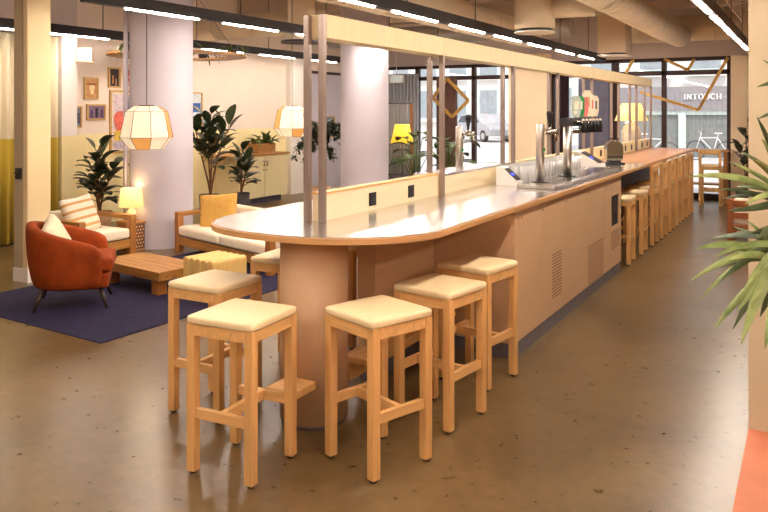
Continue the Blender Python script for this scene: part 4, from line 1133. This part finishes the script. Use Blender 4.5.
# ================================================================== STREET
struct(MB().box(-40, 14, 15.8, 60, -0.15, -0.02).build('street', M['street']))
def facade(name, label, Y, x0, x1, cols, rows, zb, zt, w_, h_):
    t = thing(name, label, 'building', (0, Y, -0.02))
    MB().box(x0, x1, 0, 1.0, 0, zt).build('wall', M['facade'], t)
    k = 0
    for i in range(cols):
        for j in range(rows):
            xc = x0+(x1-x0)*(i+.5)/cols; zc = zb+j*3.0
            f_ = MB().box(xc-w_/2-.12, xc+w_/2+.12, -.08, 0, zc-.15, zc+h_+.12).build('window', M['mint'], t)
            MB().box(xc-w_/2, xc+w_/2, -.10, -.081, zc, zc+h_).box(xc-.03, xc+.03, -.13, -.10, zc, zc+h_).build('pane', M['facwin'], f_)
            MB().box(xc-w_/2-.2, xc+w_/2+.2, -.25, -.081, zc-.28, zc-.15).build('sill', M['white'], f_)
    return t
FY = 30.0
ft = facade('shop_building', 'pale stone building across the street with grey shop fascia', FY, -8.0, 5.0, 7, 2, 3.3, 10, 1.0, 1.7)
MB().box(-8.0, 5.0, -.30, -.02, 1.72, 2.62).build('shop_fascia', M['fascia'], ft)
b = MB()
for k in range(8): b.box(-8.0+k*1.85, -7.75+k*1.85, -.25, -.02, 0, 1.72)
b.box(-8.0, 5.0, -.22, -.02, 1.58, 1.72)
b.build('shop_front_frame', M['mint'], ft)
MB().box(-8.0, 5.0, -.12, -.02, 0.0, 1.58).build('shop_window', M['shopglass'], ft)
# sign lettering with serifs
def letters(text, x0, z0, h, y, wl_, gap):
    b = MB(); x = x0; th_, tn = h*.17, h*.09
    def st(xa, xb, w2):    # vertical stroke
        b.box(xa, xb, y-.05, y, z0, z0+h)
    def serif(xc, z, w2): b.box(xc-w2/2, xc+w2/2, y-.05, y, z, z+h*.07)
    for ch in text:
        W = wl_*{'I': .45, 'N': 1.05, 'T': .95, 'O': 1.05, 'U': 1.0, 'C': .95, 'H': 1.05}[ch]
        if ch == 'I':
            c = x+W/2; b.box(c-th_/2, c+th_/2, y-.05, y, z0, z0+h); serif(c, z0, W*.95); serif(c, z0+h*.93, W*.95)
        elif ch in 'HN':
            for c in (x+W*.2, x+W*.8):
                b.box(c-th_/2, c+th_/2, y-.05, y, z0, z0+h); serif(c, z0, W*.38); serif(c, z0+h*.93, W*.38)
            if ch == 'H': b.box(x+W*.2, x+W*.8, y-.05, y, z0+h*.46, z0+h*.56)
            else: b.prism3([(x+W*.12, y, z0+h), (x+W*.32, y, z0+h), (x+W*.88, y, z0), (x+W*.68, y, z0)], (0, -.05, 0))
        elif ch == 'T':
            c = x+W/2; b.box(c-th_/2, c+th_/2, y-.05, y, z0, z0+h); serif(c, z0, W*.42)
            b.box(x+W*.04, x+W*.96, y-.05, y, z0+h*.91, z0+h)
            b.box(x+W*.04, x+W*.12, y-.05, y, z0+h*.74, z0+h); b.box(x+W*.88, x+W*.96, y-.05, y, z0+h*.74, z0+h)
        else:
            c = x+W/2; R1 = W*.44
            if ch == 'O': a0, a1 = 0, 2*PI
            elif ch == 'C': a0, a1 = .75, 2*PI-.75
            else: a0, a1 = PI, 2*PI
            n = 20
            zc = z0+h/2 if ch != 'U' else z0+h*.4
            hz = h/2 if ch != 'U' else h*.4
            for k in range(n):
                aa, ab = a0+(a1-a0)*k/n, a0+(a1-a0)*(k+1)/n
                tk = lambda a: tn+(th_-tn)*abs(math.cos(a))
                q = []
                for a, rr in ((aa, 0), (ab, 0), (ab, 1), (aa, 1)):
                    s_ = tk(a)*rr; q.append((c+(R1-s_)*math.cos(a), y, zc+(hz-s_)*math.sin(a)))
                b.prism3(q, (0, -.05, 0))
            if ch == 'U':
                for s_ in (-1, 1):
                    xa = c+s_*R1; xb = c+s_*(R1-th_)
                    b.box(min(xa, xb), max(xa, xb), y-.05, y, zc, z0+h); serif((xa+xb)/2, z0+h*.93, W*.36)
            if ch == 'C':
                b.box(c+R1*.62, c+R1*.78, y-.05, y, z0+h*.68, z0+h*.95)
        x += W+gap
    return b
pL = onY(683.5, 106, FY-.31); pR = onY(722, 97, FY-.31)
wtot = pR[0]-pL[0]; u_ = wtot/(.45+1.05+.95+1.05+1.0+.95+1.05+6*.06)
letters('INTOUCH', pL[0], onY(700, 99.6, FY-.31)[2]-0.0+0.02, .2, -.30, u_, u_*.06).build('sign_lettering', M['letter'], ft) if False else None
hz_ = abs(onY(700, 93.8, FY-.31)[2]-onY(700, 99.4, FY-.31)[2])
letters('INTOUCH', pL[0], onY(700, 99.4, FY-.31)[2]+.02, hz_, -.30, u_, u_*.06).build('sign_lettering', M['letter'], ft)
facade('corner_building', 'pale stone building beyond the parked car, seen through the posts', 50.0, -40.0, -14.0, 11, 3, 1.2, 16, 1.3, 2.0)
facade('side_building', 'pale building across the street left of the shop', 38.0, -13.5, -8.6, 3, 3, 1.0, 13, .9, 1.9)
# parked car
def car(loc, rz):
    t = thing('parked_car', 'silver car parked across the street, seen between the posts', 'car', loc, rz)
    prof = [(-2.1, .35), (-2.15, .75), (-2.0, .98), (-1.75, 1.02), (-1.35, 1.48), (-.9, 1.56), (.4, 1.54), (.75, 1.42), (1.2, 1.05), (1.95, .92), (2.15, .7), (2.12, .35)]
    MB().prism3([(x, -.85, z) for x, z in prof], (0, 1.7, 0)).build('body', M['car'], t, bevel=.06, seg=3)
    b = MB()
    for y in (-.856, .85): b.prism3([(x, y, z) for x, z in [(-1.5, 1.06), (-1.2, 1.42), (-.3, 1.46), (-.3, 1.06)]], (0, .006, 0)).prism3([(x, y, z) for x, z in [(-.2, 1.06), (-.2, 1.46), (.45, 1.45), (.95, 1.08)]], (0, .006, 0))
    b.build('side_window', M['carglass'], t)
    for x in (-1.35, 1.35):
        for y in (-.86, .68):
            wl2 = MB().tube([(x, y, .33), (x, y+.18, .33)], .33, 24).build('wheel', M['tyre'], t)
            MB().tube([(x, y-.01, .33), (x, y+.19, .33)], .2, 16).build('rim', M['car'], wl2)
p = at(484, 138, 43.0); car((p[0], p[1], -.02), math.radians(-38))
def bike(loc, rz, label):
    t = thing('bicycle', label, 'bicycle', loc, rz, 'bicycles on the street')
    for x in (-.52, .52):
        pts = [(x+.33*math.cos(2*PI*k/28), 0, .34+.33*math.sin(2*PI*k/28)) for k in range(29)]
        wl2 = MB().tube(pts, .018, 6, cap=False).build('wheel', M['tyre'], t)
        b = MB()
        for k in range(10): b.tube([(x, 0, .34), (x+.32*math.cos(PI*k/5), 0, .34+.32*math.sin(PI*k/5))], .002, 4)
        b.build('spoke', M['chrome'], wl2)
    b = MB()
    for a, e in [((-.52, .34), (-.08, .32)), ((-.08, .32), (.36, .78)), ((.36, .78), (-.22, .80)), ((-.22, .80), (-.08, .32)), ((-.22, .80), (-.52, .34)), ((.36, .84), (.52, .34)), ((-.22, .8), (-.25, .93)), ((.36, .78), (.33, 1.0))]:
        b.tube([(a[0], 0, a[1]), (e[0], 0, e[1])], .016, 8)
    b.build('frame', M['bike'], t)
    MB().box(-.38, -.13, -.06, .06, .93, .97).build('saddle', M['ceramic'], t, bevel=.02)
    MB().tube([(.33, -.25, 1.0), (.33, .25, 1.0)], .014, 8).build('handlebar', M['chrome'], t)
p = at(711, 149, 26.0); bike((p[0], p[1], -.02), 2.9, 'white bicycle parked across the street behind the INTOUCH window side')
p = at(652, 150, 25.0); bike((p[0], p[1], -.02), .3, 'bicycle parked across the street behind the big cream lamp')
